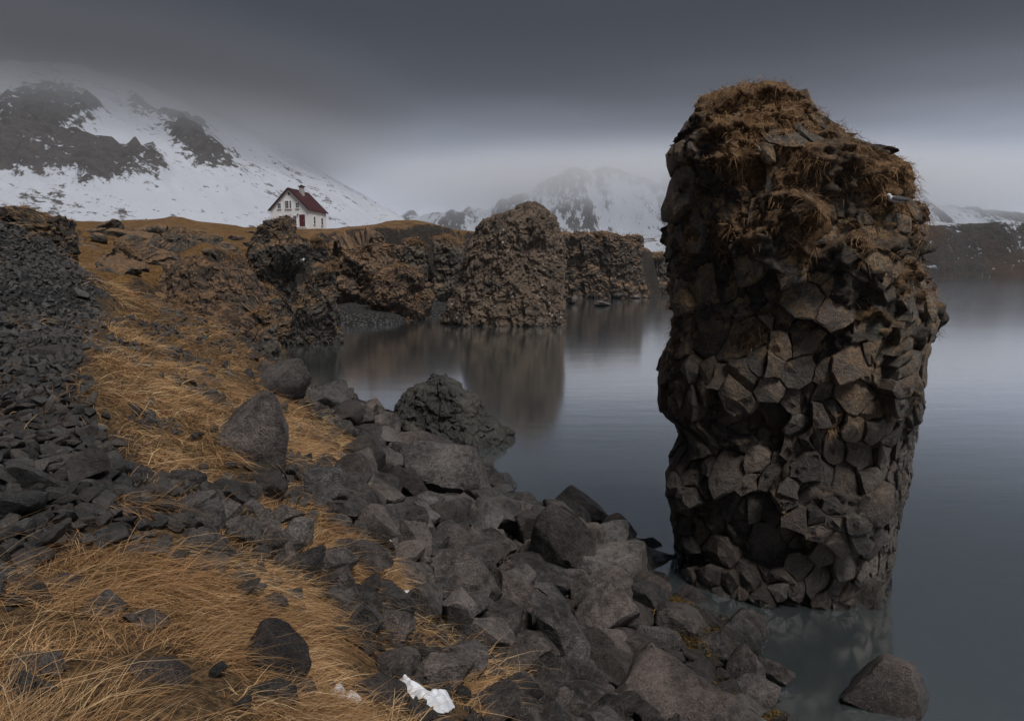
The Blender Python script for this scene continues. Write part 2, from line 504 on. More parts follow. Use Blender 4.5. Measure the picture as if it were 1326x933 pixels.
near_rbf = RBF(ctrl, .002)
def near_raw(x, y):
    x = np.asarray(x, float); y = np.asarray(y, float)
    z = near_rbf(x, y)
    P = np.c_[x.ravel(), y.ravel(), np.zeros(x.size)]
    d = np.clip(np.hypot(P[:, 0], P[:, 1]) / 10, .3, 1.3)
    n = (fbm(P * .55, 4, .5, 3) * .34 + fbm(P * 2.3, 3, .5, 9) * .10) * d
    return z + n.reshape(z.shape)
GX0, GX1, GY0, GY1, GS = -30.0, 13.0, -4.0, 48.0, .17
gx = np.arange(GX0, GX1 + GS / 2, GS); gy = np.arange(GY0, GY1 + GS / 2, GS)
GXX, GYY = np.meshgrid(gx, gy)
GZ = np.maximum(near_raw(GXX, GYY), -2.55)
def ground(x, y):
    x = np.asarray(x, float); y = np.asarray(y, float)
    fx = np.clip((x - GX0) / GS, 0, len(gx) - 1.001); fy = np.clip((y - GY0) / GS, 0, len(gy) - 1.001)
    i = fx.astype(int); j = fy.astype(int); a = fx - i; b = fy - j
    return (GZ[j, i] * (1 - a) + GZ[j, i + 1] * a) * (1 - b) + (GZ[j + 1, i] * (1 - a) + GZ[j + 1, i + 1] * a) * b
def hit(px, py, tmin=1.2, tmax=60):
    dx, dy, dz = ray(px, py)
    t = np.linspace(tmin, tmax, 2400)
    below = CAMZ + dz * t < ground(dx * t, dy * t)
    k = int(np.argmax(below)) if below.any() else len(t) - 1
    return dx * t[k], dy * t[k], float(CAMZ + dz * t[k]), t[k]

# zones, marked on the slope as the photograph shows them
SCREE = [[(-900, 200), (0, 285), (95, 318), (128, 370), (142, 400), (112, 450), (95, 500), (118, 525), (135, 580), (180, 612), (245, 640), (250, 690), (205, 670), (130, 665), (92, 700), (50, 725), (0, 745), (-900, 800)]]
GRASS = [[(112, 362), (200, 376), (290, 428), (350, 478), (400, 535), (452, 575), (458, 618), (415, 602), (365, 598), (330, 606), (300, 622), (315, 690), (270, 640), (232, 608), (205, 622), (180, 580), (80, 533), (105, 470), (135, 420)],
         [(318, 608), (372, 630), (440, 686), (510, 744), (550, 774), (515, 780), (440, 752), (385, 712), (330, 676)],
         [(150, 655), (232, 655), (300, 698), (335, 738), (385, 748), (425, 790), (485, 850), (530, 895), (590, 960), (590, 1500), (-900, 1500), (-900, 830), (0, 770), (50, 735), (92, 705), (120, 680)],
         [(578, 876), (622, 880), (630, 950), (585, 950)], [(225, 640), (255, 640), (255, 665), (225, 665)],
         [(405, 585), (450, 560), (470, 600), (430, 625)]]
PEBBLE = [[(460, 770), (560, 770), (600, 800), (650, 850), (680, 933), (690, 1200), (600, 1200), (530, 890), (480, 840)]]
def zone(x, y, z, polys, jit=14, soft=10, seed=5):
    px, py = proj(x, y, z)
    P = np.c_[x, y, np.zeros_like(x)]
    px = px + jit * fbm(P * 1.7, 4, .6, seed); py = py + jit * fbm(P * 1.7 + 40, 4, .6, seed)
    r = np.zeros(len(px))
    for q in polys:
        r = np.maximum(r, sstep(-soft, soft, poly_sd(px, py, q)))
    return r
fx_, fy_, fz_ = GXX.ravel(), GYY.ravel(), GZ.ravel()
front = (fy_ > .5)
zg = zone(fx_, fy_, fz_, GRASS, 22, 14); zs = zone(fx_, fy_, fz_, SCREE, 22, 14, 8)
V = np.c_[fx_, fy_, fz_]
far_w = sstep(23, 27, fy_ + .25 * fx_ * 0)
zg = np.maximum(zg, far_w * (fz_ > 1.2) * .45)
zs = zs * (1 - far_w)
me = mesh_np('slope', V, grid_faces(len(gx), len(gy)), True, {'grass': zg, 'scree': zs})
tag(link('shore_slope', me, M['ground']), kind='structure')
def gnormal(x, y, e=.25):
    nx = (ground(x - e, y) - ground(x + e, y)) / (2 * e); ny = (ground(x, y - e) - ground(x, y + e)) / (2 * e)
    n = np.stack([nx, ny, np.ones_like(nx)], -1)
    return n / np.linalg.norm(n, axis=-1, keepdims=True)

# ------------------------------------------------------------------ plateau with the house, cut by the coast
pl = []
for px, py, Y in [(100, 292, 88), (160, 286, 105), (235, 278, 112), (200, 290, 95), (290, 297, 116), (340, 296, 122), (400, 298, 126), (440, 300, 118), (530, 283, 116), (490, 292, 108), (600, 299, 122),
                  (150, 318, 74), (300, 315, 88), (250, 335, 66), (480, 303, 100), (560, 302, 108), (650, 302, 135), (760, 306, 152), (830, 312, 165), (862, 328, 178), (60, 330, 55), (200, 375, 50), (260, 410, 46), (-200, 290, 90), (-300, 320, 50)]:
    pl.append(at(px, py, Y))
pl += [(-41, 131, 13.5), (-36, 133, 13.4), (-44, 140, 13.8), (-60, 200, 14.5), (0, 200, 14), (40, 260, 13), (-150, 200, 15), (-300, 300, 18), (-100, 420, 16), (60, 420, 16), (-420, 420, 22), (-420, 60, 20), (-40, 45, 7), (150, 420, 14), (-25, 42, 5)]
pl_rbf = RBF(pl, .0004)
coast = [at(px, py_, Y)[:2] for px, py_, Y in [(262, 440, 44), (300, 440, 54), (345, 440, 70), (400, 440, 79), (432, 440, 90), (450, 440, 97), (480, 440, 101), (530, 440, 104), (570, 440, 108), (600, 440, 114), (640, 440, 126), (700, 440, 142), (735, 440, 154), (838, 440, 160), (870, 440, 182)]]
coast = [(-19.5, 39), *coast, (60, 240), (75, 330), (110, 440), (160, 600), (-900, 600), (-900, 30), (-60, 36)]
px0, px1, py0, py1, ps = -330.0, 150.0, 36.0, 430.0, 1.4
qx = np.arange(px0, px1 + .1, ps)
qy = np.r_[np.arange(36, 130, .6), np.arange(130, 430.1, 2.5)]
QX, QY = np.meshgrid(qx, qy); x, y = QX.ravel(), QY.ravel()
P = np.c_[x, y, 0 * x]
sd = poly_sd(x + 1.6 * fbm(P * .25, 3, .5, 31), y + 1.6 * fbm(P * .25 + 9, 3, .5, 32), coast)
top = pl_rbf(x, y) + fbm(P * .09, 4, .5, 41) * 1.1 * sstep(12, 40, sd) + fbm(P * .5, 4, .55, 42) * .35
rug = sstep(84, 70, y) * sstep(120, 95, np.abs(x))
cf, cg, crid = cells(P * .22 + .6 * np.c_[fbm(P * .2, 3, .5, 45), fbm(P * .2 + 8, 3, .5, 46), 0 * x], 47)
top = top + rug * (ridged(P * .10, 4, .55, 43) * 1.5 + (crid - .5) * 1.9 + ridged(P * .5, 3, .5, 44) * .35 - .4)
yd = np.hypot(x + 40, y - 133)
top = np.where(yd < 9, pl_rbf(x, y) + fbm(P * .5, 4, .55, 42) * .12, top)
# gravel beaches keep the foot low
beach = sstep(10, 4, np.abs(x - at(475, 440, 86)[0])) * sstep(99, 93, y)
beach = beach * sstep(70, 78, y)
beach = np.maximum(beach, sstep(6, 3.5, np.abs(x - at(568, 440, 96)[0])) * sstep(107, 102, y) * sstep(84, 92, y))
prof = sstep(.2, 5.0, sd)
z = -2.6 + (top + 2.6) * np.where(sd > 0, .10 + .9 * prof, 0) + np.where(sd <= 0, np.clip(sd * .2, -1, 0), 0)
z = np.where(sd < -8, -6, z)
bm_ = beach * sstep(7, 2, sd)
zb = np.minimum((sd + 21) * .085, 2.2) - 4.5 * (1 - beach) + fbm(P * .4, 3, .5, 48) * .12
z = np.where(sd < 4, np.maximum(z, zb), z)
face = prof * (1 - prof) * 4
V = np.c_[x, y, z]
V[:, 0] += face * fbm(V * .5, 4, .6, 51) * 1.6; V[:, 1] += face * fbm(V * .5 + 7, 4, .6, 52) * 1.6
f1, f2, rid = cells(V * .9, 60)
V[:, 1] -= face * (rid - .5) * 1.4; V[:, 2] += face * (rid - .5) * .7
me = mesh_np('plateau', V, grid_faces(len(qx), len(qy)), True, {'beach': np.maximum(bm_, sd < -3) * sstep(4.5, 3.0, V[:, 2])})
tag(link('heath_terrain', me, M['heath']), kind='structure')
PLX, PLY, PLZ = qx, qy, V[:, 2].reshape(QX.shape)
def plateau_z(x, y):
    i = min(max(int(np.searchsorted(qx, x)), 0), len(qx) - 1); j = min(max(int(np.searchsorted(qy, y)), 0), len(qy) - 1)
    return float(PLZ[j, i])

# ------------------------------------------------------------------ far land
xs = np.arange(-340, 1500, 8.0); ys = np.r_[np.arange(425, 500, 8.0), np.arange(500, 620, 2.2), np.arange(620, 2300, 14.0)]
XX, YY = np.meshgrid(xs, ys); x, y = XX.ravel(), YY.ravel(); P = np.c_[x, y, 0 * x]
cy = np.interp(x, [-400, 100, 150, 330, 1500], [300, 420, 500, 545, 560]) + fbm(P * .012, 4, .5, 70) * 10
inn = sstep(-2, 26, y - cy + 9 * fbm(P * .05, 4, .6, 75)) ** .8
hh = np.interp(x, [-340, 0, 90, 200, 330, 1500], [15, 20, 28, 38, 45, 47]) + fbm(P * .011, 5, .55, 71) * 9 + fbm(P * .05, 4, .6, 73) * 3 + np.clip((y - 600) * .012, -2, 14)
z = -4 + (hh + 4) * inn
V = np.c_[x, y, z]
rk = .5 + .35 * (1 - sstep(20, 36, y - cy)) * (x > 200) + .12 * fbm(P * .02, 3, .5, 77) + np.where(x > 330, -.13, .0) - .08 * (x < 200)
rk = np.where(x < -10, rk - .25, rk)
me = mesh_np('lowland', V, grid_faces(len(xs), len(ys)), True, {'rock': rk})
tag(link('snowy_lowland', me, M['lowland']), kind='structure')

# left mountain: a talus cone with crags standing out of the snow
xs = np.arange(-2100, 0, 7.0); ys = np.arange(425, 2200, 7.5)
XX, YY = np.meshgrid(xs, ys); x, y = XX.ravel(), YY.ravel(); P = np.c_[x, y, 0 * x]
def cone(x, y):
    r = np.hypot(x + 1100, (y - 1600))
    z = 582 - .545 * r
    z = np.where(z > 330, 330 + 95 * np.tanh((z - 330) / 95), z)
    return np.where(z < 60, 14 + 46 * np.exp((z - 60) / 46 * .8) , z)
P0 = np.c_[x, y, 0 * x]
z = cone(x, y)
z = z + sstep(30, 120, z) * (fbm(P0 * .006, 5, .5, 81) * 16 + ridged(P0 * .02, 4, .5, 82) * 2.5)
CRAG = [([(-60, 128), (0, 124), (45, 116), (92, 116), (122, 138), (126, 165), (96, 182), (122, 190), (160, 188), (204, 194), (219, 220), (214, 238), (180, 240), (140, 248), (100, 242), (60, 236), (0, 236), (-60, 236)], 1.0),
        ([(158, 146), (170, 128), (195, 145), (235, 148), (257, 154), (277, 184), (302, 205), (317, 234), (288, 226), (254, 206), (230, 191), (222, 170), (200, 160)], 1.0),
        ([(0, 236), (60, 236), (130, 246), (160, 262), (170, 285), (0, 290), (-60, 290), (-60, 236)], .52),
        ([(400, 205), (440, 222), (480, 252), (476, 256), (436, 228), (398, 209)], .62), ([(330, 172), (380, 196), (376, 202), (326, 178)], .55)]
px, py = proj(x, y, z)
jx = px + 20 * fbm(P0 * .016, 5, .65, 85); jy = py + 16 * fbm(P0 * .016 + 30, 5, .65, 86)
ph = np.arctan2(x + 1100, 1600 - y); rad_ = np.hypot(x + 1100, y - 1600)
streak = ridged(np.c_[ph * 26, rad_ * .006, 0 * x], 5, .6, 83)
z = z + sstep(40, 120, z) * streak * 5
rock = .25 + .17 * streak + .12 * fbm(P0 * .004, 3, .5, 84)
up = np.zeros(len(x))
infront = y < 1750 - .25 * (x + 1100)
for q, a in CRAG:
    s_ = sstep(-9, 12, poly_sd(jx, jy, q)) * infront
    rock = rock + (np.maximum(rock, a * .70 + .12 * streak) - rock) * s_
    if a == 1.0:
        up = np.maximum(up, s_)
f1, f2, rid = cells(P0 * .03, 88)
z = z + up * (10 + 15 * ridged(P0 * .012, 5, .6, 87) + 9 * (rid - .5) + 10 * streak)
z = z - 55 * sstep(-210, -60, x)
me = mesh_np('mountain', np.c_[x, y, z], grid_faces(len(xs), len(ys)), True, {'rock': rock})
tag(link('mountain_left', me, M['mount']), kind='structure')

# far mountains
xs = np.arange(-1500, 3400, 13.0); ys = np.arange(2050, 3700, 15.0)
XX, YY = np.meshgrid(xs, ys); x, y = XX.ravel(), YY.ravel(); P = np.c_[x, y, 0 * x]
sky_px = [300, 480, 520, 580, 640, 665, 690, 730, 780, 840, 900, 1000, 1150, 1200, 1260, 1326, 1500]
sky_py = [285, 278, 274, 265, 262, 250, 236, 218, 212, 222, 215, 225, 235, 262, 272, 276, 270]
Yr = 2900.0
pxr = CX + F * (x / (Yr * CP))
crest = np.array([at(663, v, Yr)[2] for v in sky_py])
hc = np.interp(pxr, sky_px, crest) * .9
t = sstep(2080, 2900, y) ** 1.25 * sstep(3700, 2960, y)
gul = ridged(np.c_[x * .0085, y * .0016, 0 * x], 4, .55, 91)
z = 10 + (hc - 10) * t + t * (gul * 42 + fbm(P * .012, 4, .5, 92) * 14)
rock = .30 + .42 * sstep(-.1, .7, gul) * sstep(.08, .45, t) + .1 * fbm(P * .006, 4, .5, 93)
me = mesh_np('mountains', np.c_[x, y, z], grid_faces(len(xs), len(ys)), True, {'rock': rock})
tag(link('mountain_range', me, M['mount_far']), kind='structure')

# ------------------------------------------------------------------ lofted rock masses (outcrops, stacks)
def loft(name, Y0, levels, depth, mat, amp=.5, cell=1.2, cellamp=.5, res=.3, seed=1, power=2.4, back=1.0, dome=.25, base=None, turn=0.0, chops=80, chopr=1.0):
    """levels: (py, px left, px right) seen at distance Y0 along the view azimuth; the mass is as deep as depth x its half width"""
    lv = []
    for py, pl_, pr_ in levels:
        dl, dr = ray(pl_, py), ray(pr_, py)
        al, ar = math.atan2(dl[0], dl[1]), math.atan2(dr[0], dr[1])
        am, h = (al + ar) / 2, (ar - al) / 2
        dm = ray((pl_ + pr_) / 2, py)
        D = Y0 / math.cos(am)
        z = CAMZ + D * dm[2] / math.hypot(dm[0], dm[1])
        lv.append((z, D * math.sin(am), D * math.cos(am), D * math.tan(h)))
    lv.sort()
    L = np.array(lv)
    if base is not None and L[0, 0] > base:
        L = np.vstack([[base, L[0, 1], L[0, 2], L[0, 3] * 1.03], L])
    hmax = L[:, 3].max()
    nth = int(min(720, max(40, 2 * math.pi * hmax / res))); nz = int(min(300, max(14, (L[-1, 0] - L[0, 0]) / res)))
    zs_ = np.linspace(L[0, 0], L[-1, 0], nz)
    cx, cyy, h = (np.interp(zs_, L[:, 0], L[:, k]) for k in (1, 2, 3))
    am = math.atan2(L[:, 1].mean(), L[:, 2].mean()) + turn
    e1 = np.array([math.cos(am), -math.sin(am)]); e2 = np.array([math.sin(am), math.cos(am)])
    th = np.linspace(0, 2 * math.pi, nth, endpoint=False)
    c, s = np.cos(th), np.sin(th)
    rr = (np.abs(c) ** power + np.abs(s) ** power) ** (-1 / power)
    # dome rings
    nd = 10
    rings = []
    for k in range(nz):
        rings.append((cx[k], cyy[k], zs_[k], h[k]))
    ztop, htop = zs_[-1], h[-1]
    for k in range(1, nd + 1):
        a = k / nd * math.pi / 2
        rings.append((cx[-1], cyy[-1], ztop + htop * dome * math.sin(a), max(htop * math.cos(a), htop * .01)))
    V = []
    for (x0, y0, z0, hh) in rings:
        u = rr * c * hh; w = rr * s * hmax * (.35 + .65 * hh / hmax) * depth
        w = np.where(s > 0, w * back, w)
        V.append(np.c_[x0 + u * e1[0] + w * e2[0], y0 + u * e1[1] + w * e2[1], np.full(nth, z0)])
    V = np.vstack(V)
    nr = len(rings)
    i = np.arange((nr - 1) * nth); r_ = i // nth; k_ = i % nth; k2 = (k_ + 1) % nth
    Fc = np.c_[r_ * nth + k_, r_ * nth + k2, (r_ + 1) * nth + k2, (r_ + 1) * nth + k_]
    N = vnormals(V, Fc)
    Q = V + 100 * seed
    Qw = Q / (cell * 1.8)
    Q = Q + .35 * cell * np.c_[fbm(Qw, 3, .5, seed + 21), fbm(Qw + 31, 3, .5, seed + 22), fbm(Qw + 57, 3, .5, seed + 23)]
    d = fbm(Q * (.9 / cell) * .45, 4, .5, seed) * amp
    rib = ridged(np.c_[Q[:, 0] * .55, Q[:, 1] * .55, Q[:, 2] * .13] / max(cell * .62, .5), 4, .55, seed + 41)
    V = V + N * (d + rib * amp * .5)[:, None]
    rc = np.random.default_rng(seed); H_ = L[-1, 0] - L[0, 0]
    for q in range(chops):      # broken faces: local planar chops, mostly upright
        k0 = int(rc.integers(len(V)))
        n_ = unit(N[k0] * np.array([1, 1, .45]) + rc.normal(size=3) * np.array([.28, .28, .16]))
        Rq = rc.uniform(.14, .34) * max(H_, 2 * hmax * .6) * chopr; dist = np.linalg.norm(V - V[k0], axis=1)
        w = np.clip(1.6 - 1.6 * (dist / Rq) ** 3, 0, 1)
        o_ = V @ n_ - (V[k0] @ n_ - rc.uniform(.02, .10) * Rq)
        V = V - (np.maximum(o_, 0) * w)[:, None] * n_ * .92
    N = vnormals(V, Fc)
    cell = cell * .62
    fa, ga = facets(Q / (cell * np.array([1.15, 1.15, 1.6])), seed)
    fb, gb_ = facets(Q / (cell * .42 * np.array([1, 1, 1.3])), seed + 31)
    V = V + N * (fa * cellamp * .62 - cellamp * .22 * (1 - sstep(.0, .10, ga)) + fb * cellamp * .42 - cellamp * .10 * (1 - sstep(.0, .12, gb_)) + fbm(Q * 2.6 / cell, 3, .6, seed + 3) * cellamp * .18)[:, None]
    org = V.mean(0); org[2] = V[:, 2].min()
    me = mesh_np(name, V - org, Fc, True); me.set_sharp_from_angle(angle=R(28))
    return link(name, me, mat, loc=tuple(org)), V, N

def outcrop(name, label, cat, *a, group=None, **k):
    o, V, N = loft(name, *a, **k)
    tag(o, label, cat, group)
    return o, V, N

OC = []
OC.append(outcrop('sea_stack', 'brown rounded sea stack speckled white, rising from the cove beside the cliffs', 'sea stack', 80,
        [(274, 668, 700), (278, 654, 712), (285, 634, 723), (292, 622, 727), (302, 613, 728), (330, 607, 728), (360, 598, 727), (390, 583, 729), (412, 576, 731), (424, 574, 733)], .9, M['stack_far'], amp=.7, cell=1.2, cellamp=.45, res=.11, seed=3, chops=30, chopr=.7, base=-1.5, dome=.32))
OC.append(outcrop('cliff', 'dark columnar cliff directly below the white house', 'cliff', 74,
        [(291, 345, 392), (297, 328, 402), (310, 316, 405), (340, 311, 402), (370, 306, 402), (400, 300, 404), (425, 298, 406)], .8, M['cliff'], amp=.8, cell=1.1, cellamp=.5, res=.13, seed=5, base=-1.5, dome=.30, back=1.7))
OC.append(outcrop('rock_outcrop', 'leaning dark rock with a slanting grassy top at the cove edge', 'rock', 56,
        [(339, 424, 438), (345, 415, 441), (352, 405, 443), (362, 391, 443), (380, 370, 442), (400, 354, 441), (430, 350, 440), (452, 352, 440)], .75, M['cliff'], amp=.35, cell=.8, cellamp=.35, res=.08, seed=7, base=-1.5, dome=.2, back=1.4))
OC.append(outcrop('cliff', 'broad brown grassy cliff above the gravel beach', 'cliff', 100,
        [(308, 428, 500), (316, 418, 520), (340, 414, 545), (370, 414, 560), (400, 425, 540), (420, 430, 540)], .6, M['redcliff'], amp=1.0, cell=1.4, cellamp=.6, res=.18, seed=9, base=-1.5, dome=.28, back=1.5))
OC.append(outcrop('rock_outcrop', 'rounded brown rock knoll at the end of the gravel beach', 'rock', 85,
        [(343, 512, 532), (350, 496, 545), (362, 482, 555), (380, 474, 558), (400, 474, 558), (418, 478, 557)], .8, M['redcliff'], amp=.5, cell=1.0, cellamp=.4, res=.1, seed=11, base=-1.5, dome=.25, back=1.6))
OC.append(outcrop('cliff', 'dark grey column wall behind the brown rock knoll', 'cliff', 98,
        [(314, 515, 556), (322, 508, 560), (345, 508, 562), (380, 510, 566), (410, 510, 566)], .6, M['cliff'], amp=.6, cell=1.3, cellamp=.5, res=.15, seed=13, base=-1.5, dome=.25, back=1.6))
OC.append(outcrop('cliff', 'shaded dark cliff between the column wall and the brown sea stack', 'cliff', 107,
        [(300, 560, 604), (308, 552, 610), (330, 548, 613), (360, 550, 612), (395, 552, 612)], .6, M['cliff'], amp=.8, cell=1.5, cellamp=.6, res=.18, seed=15, base=-1.5, dome=.25, back=1.6))
OC.append(outcrop('cliff', 'narrow shaded cliff between the columnar cliff and the broad brown cliff', 'cliff', 92,
        [(303, 398, 424), (312, 390, 432), (350, 386, 438), (400, 384, 442), (418, 384, 442)], .6, M['cliff'], amp=.6, cell=1.2, cellamp=.5, res=.2, seed=16, base=-1.5, dome=.25, back=1.6))
OC.append(outcrop('cliff', 'flat-topped brown headland past the brown sea stack', 'cliff', 156,
        [(306, 700, 824), (311, 690, 828), (330, 690, 830), (360, 690, 836), (388, 690, 842)], .5, M['redcliff'], amp=1.2, cell=1.8, cellamp=.8, res=.22, seed=17, base=-1.5, dome=.04, back=1.5))
OC.append(outcrop('cliff', 'lower rocky point at the tip of the flat-topped headland', 'cliff', 178,
        [(330, 820, 862), (336, 815, 868), (355, 810, 872), (382, 810, 880)], .6, M['cliff'], amp=1.0, cell=1.6, cellamp=.7, res=.34, seed=19, base=-1.5, dome=.08, back=1.5))
OC.append(outcrop('rock_outcrop', 'dark mossy outcrop standing above the black scree', 'rock', 33,
        [(260, -60, -10), (266, -80, 30), (275, -90, 70), (286, -90, 97), (305, -90, 104), (330, -90, 102), (360, -90, 100)], .55, M['cliff'], amp=.4, cell=.7, cellamp=.3, res=.08, seed=21, base=3.0, dome=.12, back=1.6))
HUM = [('low dark rock ledge topped with grass above the gully', 58, [(318, 150, 185), (328, 135, 205), (350, 120, 220), (385, 100, 240)], 'cliff', 23),
       ('steep grassy hummock with a rocky shoulder below the heath', 52, [(334, 236, 268), (345, 218, 290), (365, 200, 315), (390, 185, 335), (430, 170, 350)], 'redcliff', 25),
       ('grassy knoll leaning against the dark cliff', 62, [(335, 286, 316), (350, 268, 330), (375, 250, 345), (410, 240, 350)], 'redcliff', 27),
       ('black rock wall at the head of the cove inlet', 50, [(388, 305, 345), (396, 295, 358), (420, 285, 365), (445, 280, 372), (470, 280, 372)], 'cliff', 29),
       ('dark band of rock along the heath edge', 72, [(311, 200, 290), (318, 185, 305), (335, 175, 315), (360, 165, 320)], 'cliff', 31),
       ('rough brown ledge below the grassy hummock', 42, [(390, 215, 275), (402, 195, 300), (425, 175, 330), (470, 165, 345)], 'redcliff', 33),
       ('mossy ledge just beyond the grass slope', 30, [(388, 150, 185), (398, 130, 215), (420, 115, 245), (450, 110, 265)], 'cliff', 35),
       ('small dark knoll beside the leaning rock', 66, [(366, 335, 350), (374, 325, 358), (390, 318, 362), (420, 318, 362)], 'cliff', 37)]
for lab, Y0, lev, mt, sd_ in HUM:
    OC.append(outcrop('rock_outcrop', lab, 'rock', Y0, lev, .8, M[mt], amp=.4, cell=.75, cellamp=.32, res=Y0 * .0024, seed=sd_, base=at(663, lev[-1][0], Y0)[2] - 1.5, dome=.25, back=1.4))
OC.append(outcrop('rock_islet', 'greenish blocky rock islet just off the boulder shore', 'rock', 24,
        [(494, 552, 580), (500, 538, 598), (510, 524, 604), (522, 518, 622), (534, 512, 626), (545, 510, 640), (556, 506, 652), (566, 500, 664), (576, 498, 672), (584, 498, 674)], .75, M['islet'], amp=.22, cell=.7, cellamp=.17, res=.042, seed=41, chops=60, chopr=.6, base=-.8, dome=.25))

# blades for the outcrop tops, one mesh per batch
def blades(roots, dirs, lens, widths, tone, bend, name, side=None):
    """roots n,3; dirs n,3 unit start direction; bend n,3 final droop; returns mesh (3 segments, tapered)"""
    n = len(roots)
    if side is None:
        side = np.cross(dirs, RNG.normal(size=(n, 3)))
        side /= np.linalg.norm(side, axis=1, keepdims=True) + 1e-9
    V = np.zeros((n, 7, 3)); al = np.zeros((n, 7))
    for k, t in enumerate((0, .36, .7, 1.0)):
        p = roots + (dirs * t + bend * t * t) * lens[:, None]
        w = (widths * (1 - .75 * t))[:, None] * .5
        if k < 3:
            V[:, 2 * k] = p - side * w; V[:, 2 * k + 1] = p + side * w; al[:, 2 * k:2 * k + 2] = t
        else:
            V[:, 6] = p; al[:, 6] = 1
    b = (np.arange(n) * 7)[:, None]
    tri = np.array([[0, 1, 3], [0, 3, 2], [2, 3, 5], [2, 5, 4], [4, 5, 6]])
    Fc = (b[:, None] + tri[None]).reshape(-1, 3)
    return mesh_np(name, V.reshape(-1, 3), Fc, True, {'tone': np.repeat(tone, 7), 'along': al.ravel()})


# ------------------------------------------------------------------ the tall stack in the foreground
SIL = [(138, 912, 1040), (142, 904, 1050), (160, 890, 1058), (174, 886, 1082), (190, 879, 1094), (205, 874, 1122), (216, 873, 1152), (235, 878, 1162), (252, 876, 1164), (268, 866, 1180),
       (290, 864, 1188), (320, 867, 1190), (345, 864, 1197), (370, 862, 1210), (395, 862, 1220), (408, 864, 1225), (425, 864, 1219), (445, 856, 1212), (460, 849, 1207), (490, 846, 1206), (520, 847, 1211), (536, 850, 1203), (552, 870, 1199), (570, 878, 1196),
       (590, 866, 1193), (610, 863, 1190), (640, 864, 1181), (662, 871, 1176), (690, 868, 1174), (715, 872, 1166), (745, 870, 1160), (780, 866, 1156)]
D0 = 14.7
SL = []
for py, a, b in SIL:
    da, db, dm = ray(a, py), ray(b, py), ray((a + b) / 2, py)
    al, ar = math.atan2(da[0], da[1]), math.atan2(db[0], db[1])
    SL.append((CAMZ + D0 * dm[2] / math.hypot(dm[0], dm[1]), (al + ar) / 2, D0 * math.sin((ar - al) / 2) * .955))
SL = np.array(sorted(SL))
SL = np.vstack([[-1.7, SL[0, 1], SL[0, 2] * 1.02], SL])
AZ = math.atan2(5.95, 13.45)
E1 = np.array([math.cos(AZ), -math.sin(AZ)]); E2 = np.array([-math.sin(AZ), -math.cos(AZ)])   # right as seen, towards the viewer
ZT = SL[-1, 0]
def stack_surf(th, z, off):
    """th 0 faces the viewer, positive to the right"""
    am = np.interp(z, SL[:, 0], SL[:, 1]); h = np.interp(z, SL[:, 0], SL[:, 2])
    ox, oy = D0 * np.sin(am), D0 * np.cos(am)
    s, c = np.sin(th), np.cos(th)
    p = 2.5
    rr = (np.abs(s) ** p + np.abs(c) ** p) ** (-1 / p)
    dep = np.where(c > 0, .80, .85) * (2.75 * .45 + .55 * h) * np.clip(h / 1.6, .25, 1)
    u = rr * s * h; w = rr * c * dep
    nrm = np.stack([s / np.maximum(h, .3), c / np.maximum(dep, .3)], -1); nrm = unit(nrm)
    q = np.stack([u * 1.0, w, z], -1).reshape(-1, 3)
    big = (fbm(q * .45 + 3, 3, .5, 101) * .35).reshape(np.shape(u)) * np.clip(np.abs(c) * 1.6, 0, 1)
    u = u + nrm[..., 0] * (off + big); w = w + nrm[..., 1] * (off + big)
    return np.stack([ox + u * E1[0] + w * E2[0], oy + u * E1[1] + w * E2[1], z + 0 * u], -1)
stack = empty('sea_stack', (D0 * math.sin(SL[1, 1]), D0 * math.cos(SL[1, 1]), 0.0))
tag(stack, 'tall blocky basalt sea stack capped with brown grass, standing in the water', 'sea stack')
SO = np.array(stack.location)
RM = 2.75
# grassy areas of the stack, as read off its face
SGRASS = [[(938, 112), (1010, 112), (1042, 138), (1062, 172), (1068, 215), (1045, 240), (1040, 255), (1000, 262), (985, 245), (950, 215), (940, 190), (930, 150)],
          [(1080, 185), (1120, 198), (1158, 222), (1160, 250), (1180, 268), (1186, 300), (1150, 300), (1110, 270), (1085, 240)],
          [(1085, 292), (1110, 300), (1150, 340), (1185, 375), (1192, 392), (1150, 365), (1110, 330), (1090, 318)],
          [(1075, 520), (1105, 515), (1118, 545), (1095, 560), (1070, 560)], [(1020, 255), (1060, 250), (1075, 300), (1050, 340), (1030, 300)]]
def sgrass(P, jit=26, soft=24):
    px, py = proj(P[:, 0], P[:, 1], P[:, 2])
    px = px + jit * fbm(P * 2.2, 3, .6, 111); py = py + jit * fbm(P * 2.2 + 20, 3, .6, 112)
    r = np.zeros(len(P))
    for q in SGRASS: r = np.maximum(r, sstep(-soft, soft, poly_sd(px, py, q)))
    return r

